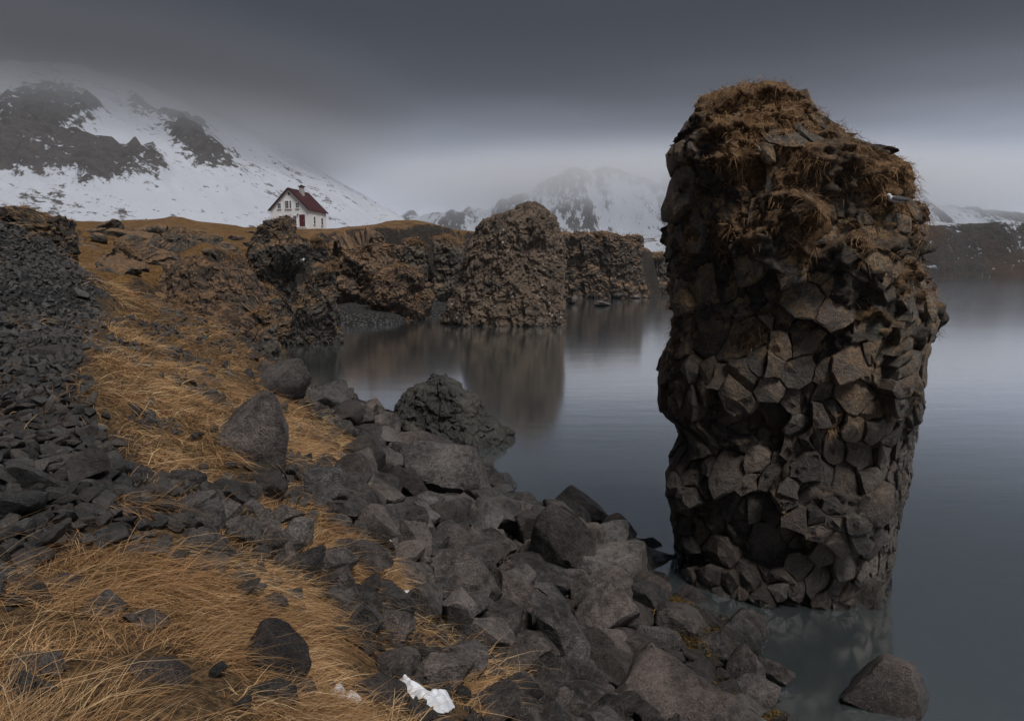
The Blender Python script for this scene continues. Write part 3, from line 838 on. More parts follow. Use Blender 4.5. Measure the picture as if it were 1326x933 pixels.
m = Mat('stack_core')
g = m.attr('grass'); n2 = m.noise(9, 6, .75); n1 = m.noise(2, 5, .7)
c_ = m.mix(m.step(n2, .3, .7), (.016, .014, .0125), (.085, .070, .058))
c_ = m.mix(m.math('MULTIPLY', m.step(n1, .52, .64), m.step(n2, .4, .6)), c_, (.17, .105, .045))
s_ = m.mix(m.step(n2, .32, .7), (.045, .027, .015), (.23, .135, .066))
m.bsdf(m.mix(g, c_, s_), .85, .2, m.bump(m.math('ADD', n2, n1), .8, .06))
M['core'] = m.m
nth, nz = 340, 260
def ledge(UZ):
    # joint planes split the stack into larger masses that stand proud or are set back
    P3 = np.c_[UZ, np.zeros(len(UZ))]
    W3 = P3 * np.array([.55, .8, 1]) + .5 * np.c_[fbm(P3 * .6, 3, .5, 150), fbm(P3 * .6 + 7, 3, .5, 151), 0 * P3[:, 0]]
    f1, f2, rid = cells(W3, 152)
    w4 = cells(P3 * np.array([1.3, 1.5, 1]) + 5, 156)[2]
    cave = sstep(1.15, .5, np.hypot((UZ[:, 0] + .75) / 1.0, (UZ[:, 1] - 3.35) / .42))
    return ((rid - .5) * .48 + (w4 - .5) * .14) * (1 - .7 * sstep(.72, .95, np.abs(np.sin(UZ[:, 0] / RM)))) - .45 * cave
th = np.linspace(-math.pi, math.pi, nth, endpoint=False); zz = np.linspace(-1.7, ZT, nz)
TH, ZZ = np.meshgrid(th, zz)
V0 = stack_surf(TH, ZZ, 0 * TH).reshape(-1, 3)
gr = sgrass(V0); gr = np.maximum(gr, .75 * sstep(.10, .34, fbm(V0 * 1.2, 4, .6, 117)) * sstep(3.4, 5.6, V0[:, 2])); gr[gr < .12] = 0; gr[(V0[:, 2] > 6.5) & (np.abs(TH.ravel()) > 1.9)] = 1
f1, f2, rid = cells(V0 * 2.6, 121)
f3, f4, rid2 = cells(V0 * 6.0, 125)
rough = fbm(V0 * 1.3, 4, .55, 122) * .22 + (rid - .5) * .18 + (rid2 - .5) * .11 + ridged(V0 * 3.1, 3, .5, 124) * .05
off = -.16 + ledge(np.c_[TH.ravel() * RM, ZZ.ravel()]) + sstep(4.5, 6.5, V0[:, 2]) * .10 + rough * (.8 + .9 * sstep(4.0, 6.5, V0[:, 2])) + gr * (.17 + .16 * fbm(V0 * 1.1, 3, .5, 123)) * (1 - .75 * sstep(.6, .95, np.abs(np.sin(TH.ravel()))))
Vc = stack_surf(TH, ZZ, off.reshape(TH.shape)).reshape(-1, 3)
i = np.arange((nz - 1) * nth); r_ = i // nth; k_ = i % nth; k2 = (k_ + 1) % nth
Fq = np.c_[r_ * nth + k_, r_ * nth + k2, (r_ + 1) * nth + k2, (r_ + 1) * nth + k_]
# close the top with shrinking rings
rings = [Vc[-nth:]]; cen = Vc[-nth:].mean(0)
for k in range(1, 9):
    a = k / 8 * math.pi / 2
    rg = cen + (Vc[-nth:] - cen) * max(math.cos(a), .01)
    rg[:, 2] = ZT + .30 * math.sin(a) + .10 * fbm(rg * 3, 3, .5, 130) * math.sin(a)
    rings.append(rg)
Vt = np.vstack([Vc] + rings[1:]); nr = nz + 8
i = np.arange((nr - 1) * nth); r_ = i // nth; k_ = i % nth; k2 = (k_ + 1) % nth
Fq = np.c_[r_ * nth + k_, r_ * nth + k2, (r_ + 1) * nth + k2, (r_ + 1) * nth + k_]
gr_all = np.r_[gr, np.ones(8 * nth)]
core = link('core', mesh_np('stack_core', Vt - SO, Fq, True, {'grass': gr_all}), M['core'], stack)

# blocks: Voronoi cells on the stack's face, each a bevelled stone of its own
def clip_poly(poly, nx, ny, d):
    out = []
    for k in range(len(poly)):
        a, b = poly[k], poly[(k + 1) % len(poly)]
        sa, sb = a[0] * nx + a[1] * ny - d, b[0] * nx + b[1] * ny - d
        if sa <= 0: out.append(a)
        if (sa < 0) != (sb < 0) and sa != sb:
            t = sa / (sa - sb)
            out.append((a[0] + (b[0] - a[0]) * t, a[1] + (b[1] - a[1]) * t))
    return out
rs = np.random.default_rng(5)
UW = math.pi * RM
seeds = []
def spacing(u, z):
    s = .46
    if z > 5.2: s = .55
    if u > 1.5: s *= .78
    if z < 1.0: s *= .9
    return s
tries = 0
while tries < 30000:
    tries += 1
    u, z = rs.uniform(-UW, UW), rs.uniform(-1.4, ZT - .55)
    r0 = spacing(u, z) * (rs.uniform(.42, .8) if rs.random() < .5 else rs.uniform(.8, 2.0))
    if all((abs(u - a) > .7 or abs(z - b) > .7 or (u - a) ** 2 + ((z - b) * .92) ** 2 > ((r0 + c) / 2) ** 2) for a, b, c in seeds):
        seeds.append((u, z, r0))
S = np.array(seeds)
def bwarp_id(Q): return Q
def bwarp(Q):
    # regional lean and squeeze: stones stand steeper and narrower towards the right flank
    P3 = np.c_[Q * .9, np.zeros(len(Q))]
    u = Q[:, 0] + .32 * fbm(P3, 3, .5, 140); z = Q[:, 1] + .32 * fbm(P3 + 9, 3, .5, 141)
    k = sstep(.9, 2.2, Q[:, 0])
    return np.c_[u + .22 * k * np.sin(z * 1.3), z + k * .5 * (np.clip(Q[:, 0], 0, 2.6) - .9) - k * .4]
blocks = []
for k in range(len(S)):
    u0, z0, r0 = S[k]
    dd = np.hypot(S[:, 0] - u0, S[:, 1] - z0)
    nb = np.argsort(dd)[1:22]
    poly = [(u0 - .9, z0 - .9), (u0 + .9, z0 - .9), (u0 + .9, z0 + .9), (u0 - .9, z0 + .9)]
    for j in nb:
        du, dz = S[j, 0] - u0, S[j, 1] - z0
        L_ = math.hypot(du, dz)
        w = .5 + .5 * (r0 - S[j, 2]) / (r0 + S[j, 2]) * .5
        poly = clip_poly(poly, du / L_, dz / L_, (u0 * du + z0 * dz) / L_ + L_ * w)
        if len(poly) < 3: break
    if len(poly) < 3: continue
    Q = np.array(poly)
    Q[:, 1] = np.minimum(Q[:, 1], ZT - .35)
    Q = bwarp(Q)
    cc = Q.mean(0)
    # densify long edges a little and jitter for broken outlines
    pts = []
    for a, b in zip(Q, np.roll(Q, -1, 0)):
        e = np.hypot(*(b - a))
        if e < .05: continue
        pts.append(a)
        if e > .22: pts.append((a + b) / 2 + rs.normal(size=2) * .018)
    Q = np.array(pts)
    if len(Q) < 4: continue
    n = len(Q)
    base_off = rs.normal() * .034 + (.08 if rs.random() < .10 else 0) - (.18 if rs.random() < .07 else 0)
    tu, tz = rs.normal() * .12, rs.normal() * .12 - .10
    ed = 1 - .75 * sstep(.70, .95, abs(math.sin(u0 / RM)))
    base_off = base_off * ed + ledge(np.array([[u0, z0]]))[0]; tu *= ed; tz *= ed
    if z0 > 4.6 and abs(u0 - .4) < 2.2: base_off -= .13 * rs.random()
    rings_ = []
    bv = rs.uniform(.84, .93); bd = rs.uniform(.025, .06)
    for sc_, o_ in ((.99, -.55), (.985, -bd), (.965, -bd * .45), (bv, 0.0), (bv * .5, .015)):
        q = cc + (Q - cc) * sc_
        if o_ > -.5:
            q = q + rs.normal(size=q.shape) * .010
        of = base_off + o_ + ((q[:, 0] - cc[0]) * tu + (q[:, 1] - cc[1]) * tz if o_ > -.5 else 0) + (rs.normal(size=n) * .012 if o_ > -.5 else 0)
        rings_.append(stack_surf(q[:, 0] / RM, q[:, 1], of))
    tip = stack_surf(np.array([cc[0] / RM]), np.array([cc[1]]), np.array([base_off + .015 + abs(rs.normal()) * .035 * ed]))
    Vb = np.vstack(rings_ + [tip]); Vb += .02 * np.c_[fbm(Vb * 5, 3, .6, 160), fbm(Vb * 5 + 9, 3, .6, 161), fbm(Vb * 5 + 17, 3, .6, 162)]
    Fb = []
    for r in range(4):
        for q in range(n):
            Fb.append((r * n + q, r * n + (q + 1) % n, (r + 1) * n + (q + 1) % n, (r + 1) * n + q))
    Ft = [(4 * n + q, 4 * n + (q + 1) % n, 5 * n) for q in range(n)]
    blocks.append((u0, z0, Vb, Fb, Ft, np.ptp(Q[:, 0]) * np.ptp(Q[:, 1]) * max(math.cos(u0 / RM * .9), 0)))
cenb = np.array([b[2][-1] for b in blocks]); gb = sgrass(cenb, 0)
order = sorted(range(len(blocks)), key=lambda k: -(blocks[k][5] * (1 if blocks[k][1] > -.15 else 0) * (0.05 if gb[k] > .8 else 1)))
front_set = set(order[:300])
rest_v, rest_f, nvr = [], [], 0
for k, (u0, z0, Vb, Fb, Ft, ar) in enumerate(blocks):
    if k in front_set:
        o0 = Vb.mean(0)
        me = bpy.data.meshes.new('block')
        me.from_pydata((Vb - o0).tolist(), [], Fb + Ft)
        me.polygons.foreach_set('use_smooth', [True] * len(me.polygons))
        me.set_sharp_from_angle(angle=R(18))
        b_ = link('block', me, M['block'], stack, tuple(o0 - SO))
    else:
        rest_v.append(Vb); rest_f += [tuple(nvr + i for i in f) for f in Fb + Ft]; nvr += len(Vb)
me = bpy.data.meshes.new('blocks_rest')
me.from_pydata((np.vstack(rest_v) - SO).tolist(), [], rest_f)
me.polygons.foreach_set('use_smooth', [True] * len(me.polygons)); me.set_sharp_from_angle(angle=R(18))
tag(link('small_blocks', me, M['block'], stack), kind='stuff')

# grass hanging from the stack's cap
Nn = vnormals(Vt, Fq)
wt = gr_all * (Vt[:, 2] > 3)
wt[nz * nth:] *= .7
tf = RNG.choice(len(Vt), 3100, p=wt / wt.sum())
nb_ = 12
ti = np.repeat(tf, nb_)
n = len(ti)
rt = Vt[ti] + RNG.normal(size=(n, 3)) * .045
tn = np.repeat(unit(Nn[tf] + RNG.normal(size=(len(tf), 3)) * .3), nb_, 0)
d_ = unit(tn * .8 + RNG.normal(size=(n, 3)) * .42 + np.array([0, 0, .35]))
bend = np.array([0, 0, -.85]) + RNG.normal(size=(n, 3)) * .2 + tn * .1
tone = np.clip(np.repeat(RNG.random(len(tf)), nb_) * .6 + RNG.random(n) * .4, 0, 1)
me = blades(rt - SO, d_, RNG.uniform(.05, .20, n) * np.repeat(RNG.uniform(.6, 1.3, len(tf)), nb_), np.full(n, .009), tone, bend, 'stack_grass')
tag(link('grass', me, M['stackgrass'], stack), kind='stuff')

# ------------------------------------------------------------------ loose rocks
def ico(sub):
    b = bmesh.new(); bmesh.ops.create_icosphere(b, subdivisions=sub, radius=1)
    V = np.array([v.co[:] for v in b.verts]); Fc = np.array([[v.index for v in f.verts] for f in b.faces]); b.free()
    return V, Fc
ICO = {k: ico(k) for k in (2, 3, 4, 5)}
def rock_shape(seed, sub=4, cuts=13, lo=.44, hi=.84, rough=.03, pit=.0):
    r = np.random.default_rng(seed)
    V, Fc = ICO[sub]; V = V.copy()
    V = V * 1.06
    for k in range(cuts):
        n = unit(r.normal(size=3)); d = r.uniform(lo, hi)
        o = V @ n - d
        V = V - np.maximum(o, 0)[:, None] * n
    N = vnormals(V, Fc)
    Q = V + seed * 13.7
    V = V + N * (fbm(Q * 1.6, 4, .55, seed) * rough * 2.4 + ridged(Q * 4, 4, .6, seed + 4) * rough * 1.3)[:, None]
    V = V / np.abs(V).max(0)
    return V, Fc
BOULD = []
for k in range(14):
    V, Fc = rock_shape(300 + k, 4, 12 + k % 5, .42 + .02 * (k % 4), .68)
    me = mesh_np('boulder', V, Fc, True); me.set_sharp_from_angle(angle=R(32)); me.materials.append(M['boulder'])
    BOULD.append(me)
STONE = []
for k in range(10):
    V, Fc = rock_shape(400 + k, 3, 12, .38, .8, .02)
    me = mesh_np('stone', V, Fc, True); me.set_sharp_from_angle(angle=R(25)); me.materials.append(M['scree'])
    STONE.append(me)
HULL = []
rs = np.random.default_rng(77)
for k in range(24):
    b = bmesh.new()
    for q in range(13):
        p = unit(rs.normal(size=3)) * rs.uniform(.75, 1.0)
        b.verts.new(p * np.array([1, rs.uniform(.6, .9), rs.uniform(.45, .75)]) if False else p)
    res = bmesh.ops.convex_hull(b, input=b.verts)
    bmesh.ops.delete(b, geom=[v for v in b.verts if not v.link_faces], context='VERTS')
    bmesh.ops.triangulate(b, faces=b.faces); b.verts.index_update()
    HULL.append((np.array([v.co[:] for v in b.verts]), np.array([[v.index for v in f.verts] for f in b.faces]))); b.free()
def rots(n, rs, tilt=1.0):
    """random rotation matrices"""
    q = unit(rs.normal(size=(n, 4)))
    w, x, y, z = q.T
    return np.stack([np.stack([1 - 2 * (y * y + z * z), 2 * (x * y - z * w), 2 * (x * z + y * w)], -1), np.stack([2 * (x * y + z * w), 1 - 2 * (x * x + z * z), 2 * (y * z - x * w)], -1), np.stack([2 * (x * z - y * w), 2 * (y * z + x * w), 1 - 2 * (x * x + y * y)], -1)], 1)
def rubble(name, pts, sizes, mat, rs):
    """many small stones joined into one mesh"""
    Vs, Fs, nv = [], [], 0
    Rm = rots(len(pts), rs); sc = np.c_[np.ones(len(pts)), rs.uniform(.6, 1, len(pts)), rs.uniform(.4, .8, len(pts))] * sizes[:, None]
    for k in range(len(pts)):
        hv, hf = HULL[int(rs.integers(len(HULL)))]
        Vs.append((hv * sc[k]) @ Rm[k].T + pts[k]); Fs.append(hf + nv); nv += len(hv)
    return mesh_np(name, np.vstack(Vs), np.vstack(Fs), False)

# boulders one can name: px, py of the centre, width, height in the photograph, label, yaw, mesh
HERO = [(742, 656, 92, 62, 'pyramid-shaped dark boulder at the waterline behind a tall block', 0),
        (732, 706, 78, 112, 'tall upright brown-grey boulder at the shore edge', 1),
        (797, 728, 76, 56, 'smooth faceted dark boulder at the very edge of the water', 2),
        (578, 612, 120, 96, 'largest sloping reddish boulder, next to the greenish islet', 3),
        (548, 578, 84, 40, 'flat grey-topped slab leaning on the largest sloping boulder', 4),
        (648, 668, 72, 50, 'reddish wedge boulder beside the largest sloping boulder', 5),
        (690, 690, 52, 60, 'pale-faced block wedged against the tall upright boulder', 6),
        (570, 662, 70, 50, 'rounded reddish boulder below the largest sloping boulder', 7),
        (480, 682, 66, 54, 'smooth triangular grey boulder at the edge of the grass strip', 8),
        (540, 700, 54, 54, 'mossy dark boulder above the pale rounded boulder', 9),
        (600, 752, 84, 66, 'pale grey rounded boulder with a light worn top', 10),
        (625, 715, 84, 46, 'pitted grey boulder lying between mossy and pale boulders', 11),
        (664, 772, 80, 58, 'long sloping grey slab next to the pale rounded boulder', 12),
        (690, 740, 92, 44, 'low brown boulder at the foot of the tall upright boulder', 13),
        (775, 792, 90, 62, 'big rounded slab below the faceted waterline boulder', 0),
        (838, 772, 70, 46, 'low wet boulder nearest the tall sea stack', 4),
        (720, 822, 74, 92, 'long smooth boulder pointing down the shore', 6),
        (652, 812, 62, 50, 'round dark boulder among the pebbles', 7),
        (765, 838, 60, 52, 'light streaked boulder with snow beside it', 8),
        (812, 836, 62, 44, 'smooth dark boulder beside the light streaked one', 9),
        (880, 800, 68, 36, 'flat tilted slab by the shallow water', 2),
        (966, 806, 52, 38, 'square dark rock in the shallows before the tall stack', 1),
        (872, 900, 210, 104, 'huge flat brown-grey slab at the bottom of the shore', 3),
        (748, 902, 110, 52, 'low mossy boulder beside the huge flat slab', 10),
        (820, 912, 60, 46, 'round brown boulder between mossy boulder and huge slab', 7),
        (1150, 886, 98, 76, 'lone dark boulder standing in the water below the tall stack', 5),
        (322, 560, 108, 110, 'large dark split boulder set in the grass slope', 12),
        (362, 494, 72, 54, 'moss-topped rock at the crest of the grass slope', 9),
        (418, 512, 62, 46, 'mossy rounded rock at the water below the grass crest', 10),
        (474, 558, 36, 24, 'small dark rock at the water near the islet', 7),
        (410, 630, 72, 56, 'dark reddish boulder at the lower edge of the grass patch', 13),
        (306, 634, 52, 32, 'flat-topped block above the grass strip', 2),
        (345, 622, 60, 40, 'grey flat rock beside the large split boulder', 11),
        (428, 722, 60, 52, 'rough dark rock on the grass strip edge', 5),
        (380, 690, 52, 46, 'angular dark rock just below the grass strip', 1),
        (352, 848, 112, 96, 'leaning black rock face half buried in long grass', 6),
        (20, 888, 76, 62, 'black flat rock at the corner of the long grass', 2),
        (50, 858, 62, 44, 'dark angular rock resting on the black flat rock', 8),
        (140, 782, 66, 46, 'black rounded rock poking out of the long grass', 9),
        (188, 796, 54, 44, 'black rock beside the rounded one in the long grass', 3),
        (205, 862, 62, 60, 'shaded black rock deep in the long grass', 0),
        (590, 790, 50, 60, 'upright pale-streaked rock next to the pebble bank', 12),
        (925, 842, 62, 40, 'dark wet rock among the kelp', 4), (1000, 868, 46, 34, 'small wet rock at the end of the kelp', 13)]
taken = []
for px_, py_, r_ in ((524, 884, .1), (540, 898, .14), (556, 908, .2), (574, 912, .2), (590, 918, .2), (570, 925, .2), (439, 900, .06), (456, 905, .06), (545, 770, .12), (741, 811, .05), (717, 884, .05)):
    h_ = hit(px_, py_); taken.append((h_[0], h_[1], r_))
def place_rock(name, mesh, c, sx, sy, sz, rot, label, cat, group=None):
    o = link(name, mesh, None)
    o.location = c; o.scale = (sx, sy, sz); o.rotation_euler = rot
    tag(o, label, cat, group)
    return o
rs = np.random.default_rng(11)
for k, (px, py, w, h, lab, mi) in enumerate(HERO):
    if px == 1150:
        t0 = CAMZ / -ray(px, py + .45 * h)[2]
    else:
        t0 = min(hit(px, py + .40 * h)[3], CAMZ / max(-ray(px, py + .45 * h)[2], 1e-3))
    wm = w * t0 / F; hm = h * t0 / F
    dx, dy, dz = ray(px, py); t = t0 + wm * .30
    c = (dx * t, dy * t, CAMZ + dz * t - hm * (.20 if px < 470 else .06))
    V, Fc = rock_shape(700 + k * 3 + mi, 4, 13 + mi % 4, .45, .70, .026)
    me = mesh_np('boulder', V, Fc, True); me.set_sharp_from_angle(angle=R(34)); me.materials.append(M['boulder'])
    az = math.atan2(dx, dy)
    place_rock('boulder', me, c, wm * .60, wm * rs.uniform(.48, .60), hm * .66, (rs.normal() * .08, rs.normal() * .12, -az + rs.normal() * .25), lab, 'boulder')
    taken.append((c[0], c[1], wm * .42))

# boulders filling the shore
def weight_rocky(x, y):
    z = ground(x, y)
    g = zone(x, y, z, GRASS, 14, 8); s = zone(x, y, z, SCREE, 14, 8, 8); p = zone(x, y, z, PEBBLE, 10, 8, 12)
    px, py = proj(x, y, z)
    ok = (z > -.32) & (y > 2.5) & (y < 27) & (px > 240) & (z < 3.9)
    return np.where(ok, (1 - g) * (1 - s) * (1 - .93 * p), 0) + np.where(ok, .015 * g, 0)
N0 = 60000
x = rs.uniform(-11, 7, N0); y = rs.uniform(2.5, 27, N0)
w = weight_rocky(x, y)
keep = rs.random(N0) < w
x, y = x[keep], y[keep]
rad = np.sort(np.clip(rs.lognormal(-2.0, .75, len(x)), .05, .55))[::-1]
T = np.array(taken); acc = []
gridh = {}; gcell = .8
def free(px_, py_, r, f=.62):
    if (np.hypot(T[:, 0] - px_, T[:, 1] - py_) < T[:, 2] * .8 + r * .35).any(): return False
    gx_, gy_ = int(px_ // gcell), int(py_ // gcell)
    for a in (-1, 0, 1):
        for b in (-1, 0, 1):
            for (u, v, q) in gridh.get((gx_ + a, gy_ + b), ()):
                if (u - px_) ** 2 + (v - py_) ** 2 < (f * (q + r)) ** 2: return False
    gridh.setdefault((gx_, gy_), []).append((px_, py_, r))
    return True
for k in range(len(x)):
    dist = math.hypot(x[k], y[k])
    r = min(rad[k], .045 * dist)
    if x[k] < -.26 * y[k]: r = min(r, .2)
    elif dist > 9: r = min(r, .036 * dist)
    if free(x[k], y[k], r):
        acc.append((x[k], y[k], r))
A = np.array(acc)
az_ = ground(A[:, 0], A[:, 1])
ppx, ppy = proj(A[:, 0], A[:, 1], az_)
big = A[:, 2] / np.hypot(A[:, 0], A[:, 1]) * ((ppx > -20) & (ppx < 1346) & (ppy < 960))
o_ = np.argsort(-big)
GN = gnormal(A[:, 0], A[:, 1])
short = [(h[0], h[1], h[4]) for h in HERO]
CUT = (' at ', ' behind ', ' next ', ' beside ', ' leaning on', ' leaning against', ' wedged', ' below ', ' above ', ' with ', ' lying ', ' pointing ', ' among ', ' by ', ' in ', ' between ', ' standing ', ' set ', ' near', ' on ', ' just ', ' half ', ' resting ', ' poking ', ' deep ', ',')
hero_xy = np.array(taken[-len(HERO):])[:, :2]
def cut(s):
    for c in CUT: s = s.split(c)[0]
    return s
hero_nm = [cut(h[4]) for h in HERO]
rank = {}
def near_label(xx, yy, r, sz):
    k = int(np.argmin(np.hypot(hero_xy[:, 0] - xx, hero_xy[:, 1] - yy)))
    rank.setdefault(k, []).append((math.hypot(hero_xy[k, 0] - xx, hero_xy[k, 1] - yy), r, sz))
    return k, len(rank[k]) - 1
pend = []
for j in o_[:225]:
    xx, yy, r = A[j]
    fl = rs.uniform(.62, .95)
    ob = place_rock('boulder', BOULD[int(rs.integers(len(BOULD)))], (xx, yy, float(az_[j]) + r * rs.uniform(.1, .35)), r * rs.uniform(1.0, 1.3), r * rs.uniform(.85, 1.1), r * fl,
               (rs.normal() * .35 - GN[j, 1] * .5, rs.normal() * .35 + GN[j, 0] * .5, rs.uniform(0, 6.3)), 'dark basalt boulder lying in the jumbled boulder shore', 'boulder', 'boulders heaped along the shore')
    pend.append((ob, *near_label(xx, yy, r, fl)))
ORD = ['nearest', 'second nearest', 'third nearest', 'fourth nearest', 'fifth nearest', 'sixth nearest', 'seventh nearest', 'eighth nearest', 'ninth nearest', 'tenth nearest', 'eleventh nearest', 'twelfth nearest'] + [w + ' nearest' for w in ('thirteenth', 'fourteenth', 'fifteenth', 'sixteenth', 'seventeenth', 'eighteenth', 'nineteenth', 'twentieth')] + ['twenty-%s nearest' % w for w in ('first', 'second', 'third', 'fourth', 'fifth', 'sixth', 'seventh', 'eighth', 'ninth')] + ['thirtieth nearest'] + ['thirty-%s nearest' % w for w in ('first', 'second', 'third', 'fourth', 'fifth', 'sixth', 'seventh', 'eighth', 'ninth')]
for ob, k, i in pend:
    ds = sorted(q[0] for q in rank[k]); n_ = ds.index(rank[k][i][0]); r, fl = rank[k][i][1:]
    how = ('small' if r < .14 else 'middling' if r < .24 else 'big') + (' flat' if fl < .72 else ' chunky' if fl > .86 else '')
    ob['label'] = how + ' dark boulder, ' + ORD[min(n_, 29)] + ' of its heap to the ' + hero_nm[k]
rest = o_[225:]
if len(rest):
    pts = np.c_[A[rest, 0], A[rest, 1], az_[rest] + A[rest, 2] * .2]
    tag(link('shore_stones', rubble('shore_stones', pts, A[rest, 2] * 1.15, M['boulder'], rs), M['boulder']), 'small dark angular stones filling gaps of the boulder shore', 'stones', kind='stuff')

# pebble bank and fill between boulders
N0 = 17000
d_ = 3.5 + 14 * rs.random(N0) ** 1.3; a_ = rs.uniform(-.75, .55, N0)
x, y = d_ * np.sin(a_), d_ * np.cos(a_)
z = ground(x, y)
p = zone(x, y, z, PEBBLE, 10, 8, 12)
w = np.maximum(p, weight_rocky(x, y) * .55) * (z > -.4)
keep = rs.random(N0) < w
for (u, v, q) in taken[:6]: keep &= (x - u) ** 2 + (y - v) ** 2 > (q * .8) ** 2
x, y, z = x[keep], y[keep], z[keep]
sz = np.clip(rs.lognormal(-2.95, .45, len(x)), .022, .14)
tag(link('pebbles', rubble('pebbles', np.c_[x, y, z + sz * .35], sz, M['scree'], rs), M['scree']), 'dark angular gravel between the boulders and below the long grass', 'gravel', kind='stuff')

# scree slope
N0 = 190000
d_ = 2.2 + 22 * rs.random(N0) ** .9; a_ = rs.uniform(-1.15, -.1, N0)
x, y = d_ * np.sin(a_), d_ * np.cos(a_)
z = ground(x, y)
s = zone(x, y, z, SCREE, 26, 14, 8) * (z > 2) * (y < 24)
g = zone(x, y, z, GRASS, 20, 14)
w = np.maximum(s * (1 - .85 * g) * (.35 + .65 * sstep(-.3, .0, fbm(np.c_[x, y, 0 * x] * .8, 4, .6, 201))), .22 * g * (z > 2.2) * (fbm(np.c_[x, y, 0 * x] * .9, 3, .5, 200) > .05))
keep = rs.random(N0) < w
x, y, z, d_ = x[keep], y[keep], z[keep], d_[keep]
rad = np.sort(np.clip(rs.lognormal(-3.0, .62, len(x)), .024, .3))[::-1]
gridh = {}; gcell = .32
T = np.array(taken); acc = []
for k in range(len(x)):
    r = min(rad[k], .12 if d_[k] < 6 else .09 if k > 25 else .2)
    if free(x[k], y[k], r, .62): acc.append((x[k], y[k], r))
A = np.array(acc); az_ = ground(A[:, 0], A[:, 1]); GN = gnormal(A[:, 0], A[:, 1])
ppx, ppy = proj(A[:, 0], A[:, 1], az_)
big = A[:, 2] / np.hypot(A[:, 0], A[:, 1]) * ((ppx > -10) & (ppx < 1346) & (ppy < 950))
o_ = np.argsort(-big)
for j in o_[:300]:
    xx, yy, r = A[j]
    place_rock('scree_stone', STONE[int(rs.integers(len(STONE)))], (xx, yy, float(az_[j]) + r * .35), r * rs.uniform(1.05, 1.4), r * rs.uniform(.8, 1.1), r * rs.uniform(.5, .8),
               (rs.normal() * .4, rs.normal() * .4 + GN[j, 0] * .6, rs.uniform(0, 6.3)), 'black angular stone lying loose on the scree slope', 'stone', 'black stones of the scree slope')
rest = o_[300:]
tag(link('scree', rubble('scree', np.c_[A[rest, 0], A[rest, 1], az_[rest] + A[rest, 2] * .3], A[rest, 2] * 1.22, M['scree'], rs), M['scree']), 'mass of small black stones covering the scree slope', 'scree', kind='stuff')

# loose rocks at the cliff feet and in the cove
for px, py, w, h, lab in [(778, 393, 34, 7, 'low flat skerry off the headland'), (757, 381, 22, 8, 'small rock at the foot of the flat-topped headland'), (800, 382, 18, 9, 'grey rock at the headland waterline'),
                          (745, 376, 30, 14, 'broken boulder below the flat-topped headland'), (825, 384, 14, 5, 'tiny skerry near the rocky point'), (740, 388, 26, 10, 'dark boulder beside the brown sea stack foot')]:
    t0 = CAMZ / -ray(px, py + h * .5)[2]; dx, dy, dz = ray(px, py); wm, hm = w * t0 / F, h * t0 / F
    place_rock('shore_rock', BOULD[len(lab) % 14], (dx * t0, dy * t0 + wm * .3, CAMZ + dz * t0), wm * .52, wm * .5, hm * .62, (0, 0, rs.uniform(0, 6)), lab, 'rock')

# rocks breaking through the heath below the house
HROCK = []
for k in range(8):
    V, Fc = rock_shape(900 + k, 4, 10, .42, .85, .07)
    me = mesh_np('rock', V, Fc, True); me.set_sharp_from_angle(angle=R(30)); me.materials.append(M['cliff']); HROCK.append(me)
cnt = 0; hr = []
oc_xy = np.array([q[1][:, :2].mean(0) for q in OC]); oc_nm = [cut(q[0]['label']) for q in OC]
while cnt < 50:
    px, Yd = rs.uniform(95, 345), rs.uniform(44, 100)
    xx = (px - CX) / F * Yd * CP
    zz_ = plateau_z(xx, Yd)
    if zz_ < .5: continue
    q1, q2 = proj(xx, Yd, zz_)
    if q2 < 300: continue
    r = rs.uniform(.5, 1.5) * (1.4 if rs.random() < .2 else 1)
    ob = place_rock('heath_rock', HROCK[int(rs.integers(8))], (xx, Yd, zz_ + r * .1), r * rs.uniform(1, 1.8), r * rs.uniform(.8, 1.2), r * rs.uniform(.5, .9), (rs.normal() * .15, rs.normal() * .15, rs.uniform(-.7, .7)),
               'dark rock breaking through the brown heath below the house', 'rock', 'rocks breaking through the heath')
    cnt += 1
    hr.append((ob, xx, Yd))
grp = {}
for ob, u, v in hr:
    dd = np.hypot(oc_xy[:, 0] - u, oc_xy[:, 1] - v); k = int(np.argmin(dd)); grp.setdefault(k, []).append((dd[k], ob))
for k, q in grp.items():
    for n_, (_, ob) in enumerate(sorted(q, key=lambda t: t[0])):
        ob['label'] = 'dark heath rock, ' + ORD[min(n_, 38)] + ' to the ' + ' '.join(oc_nm[k].split()[:7])

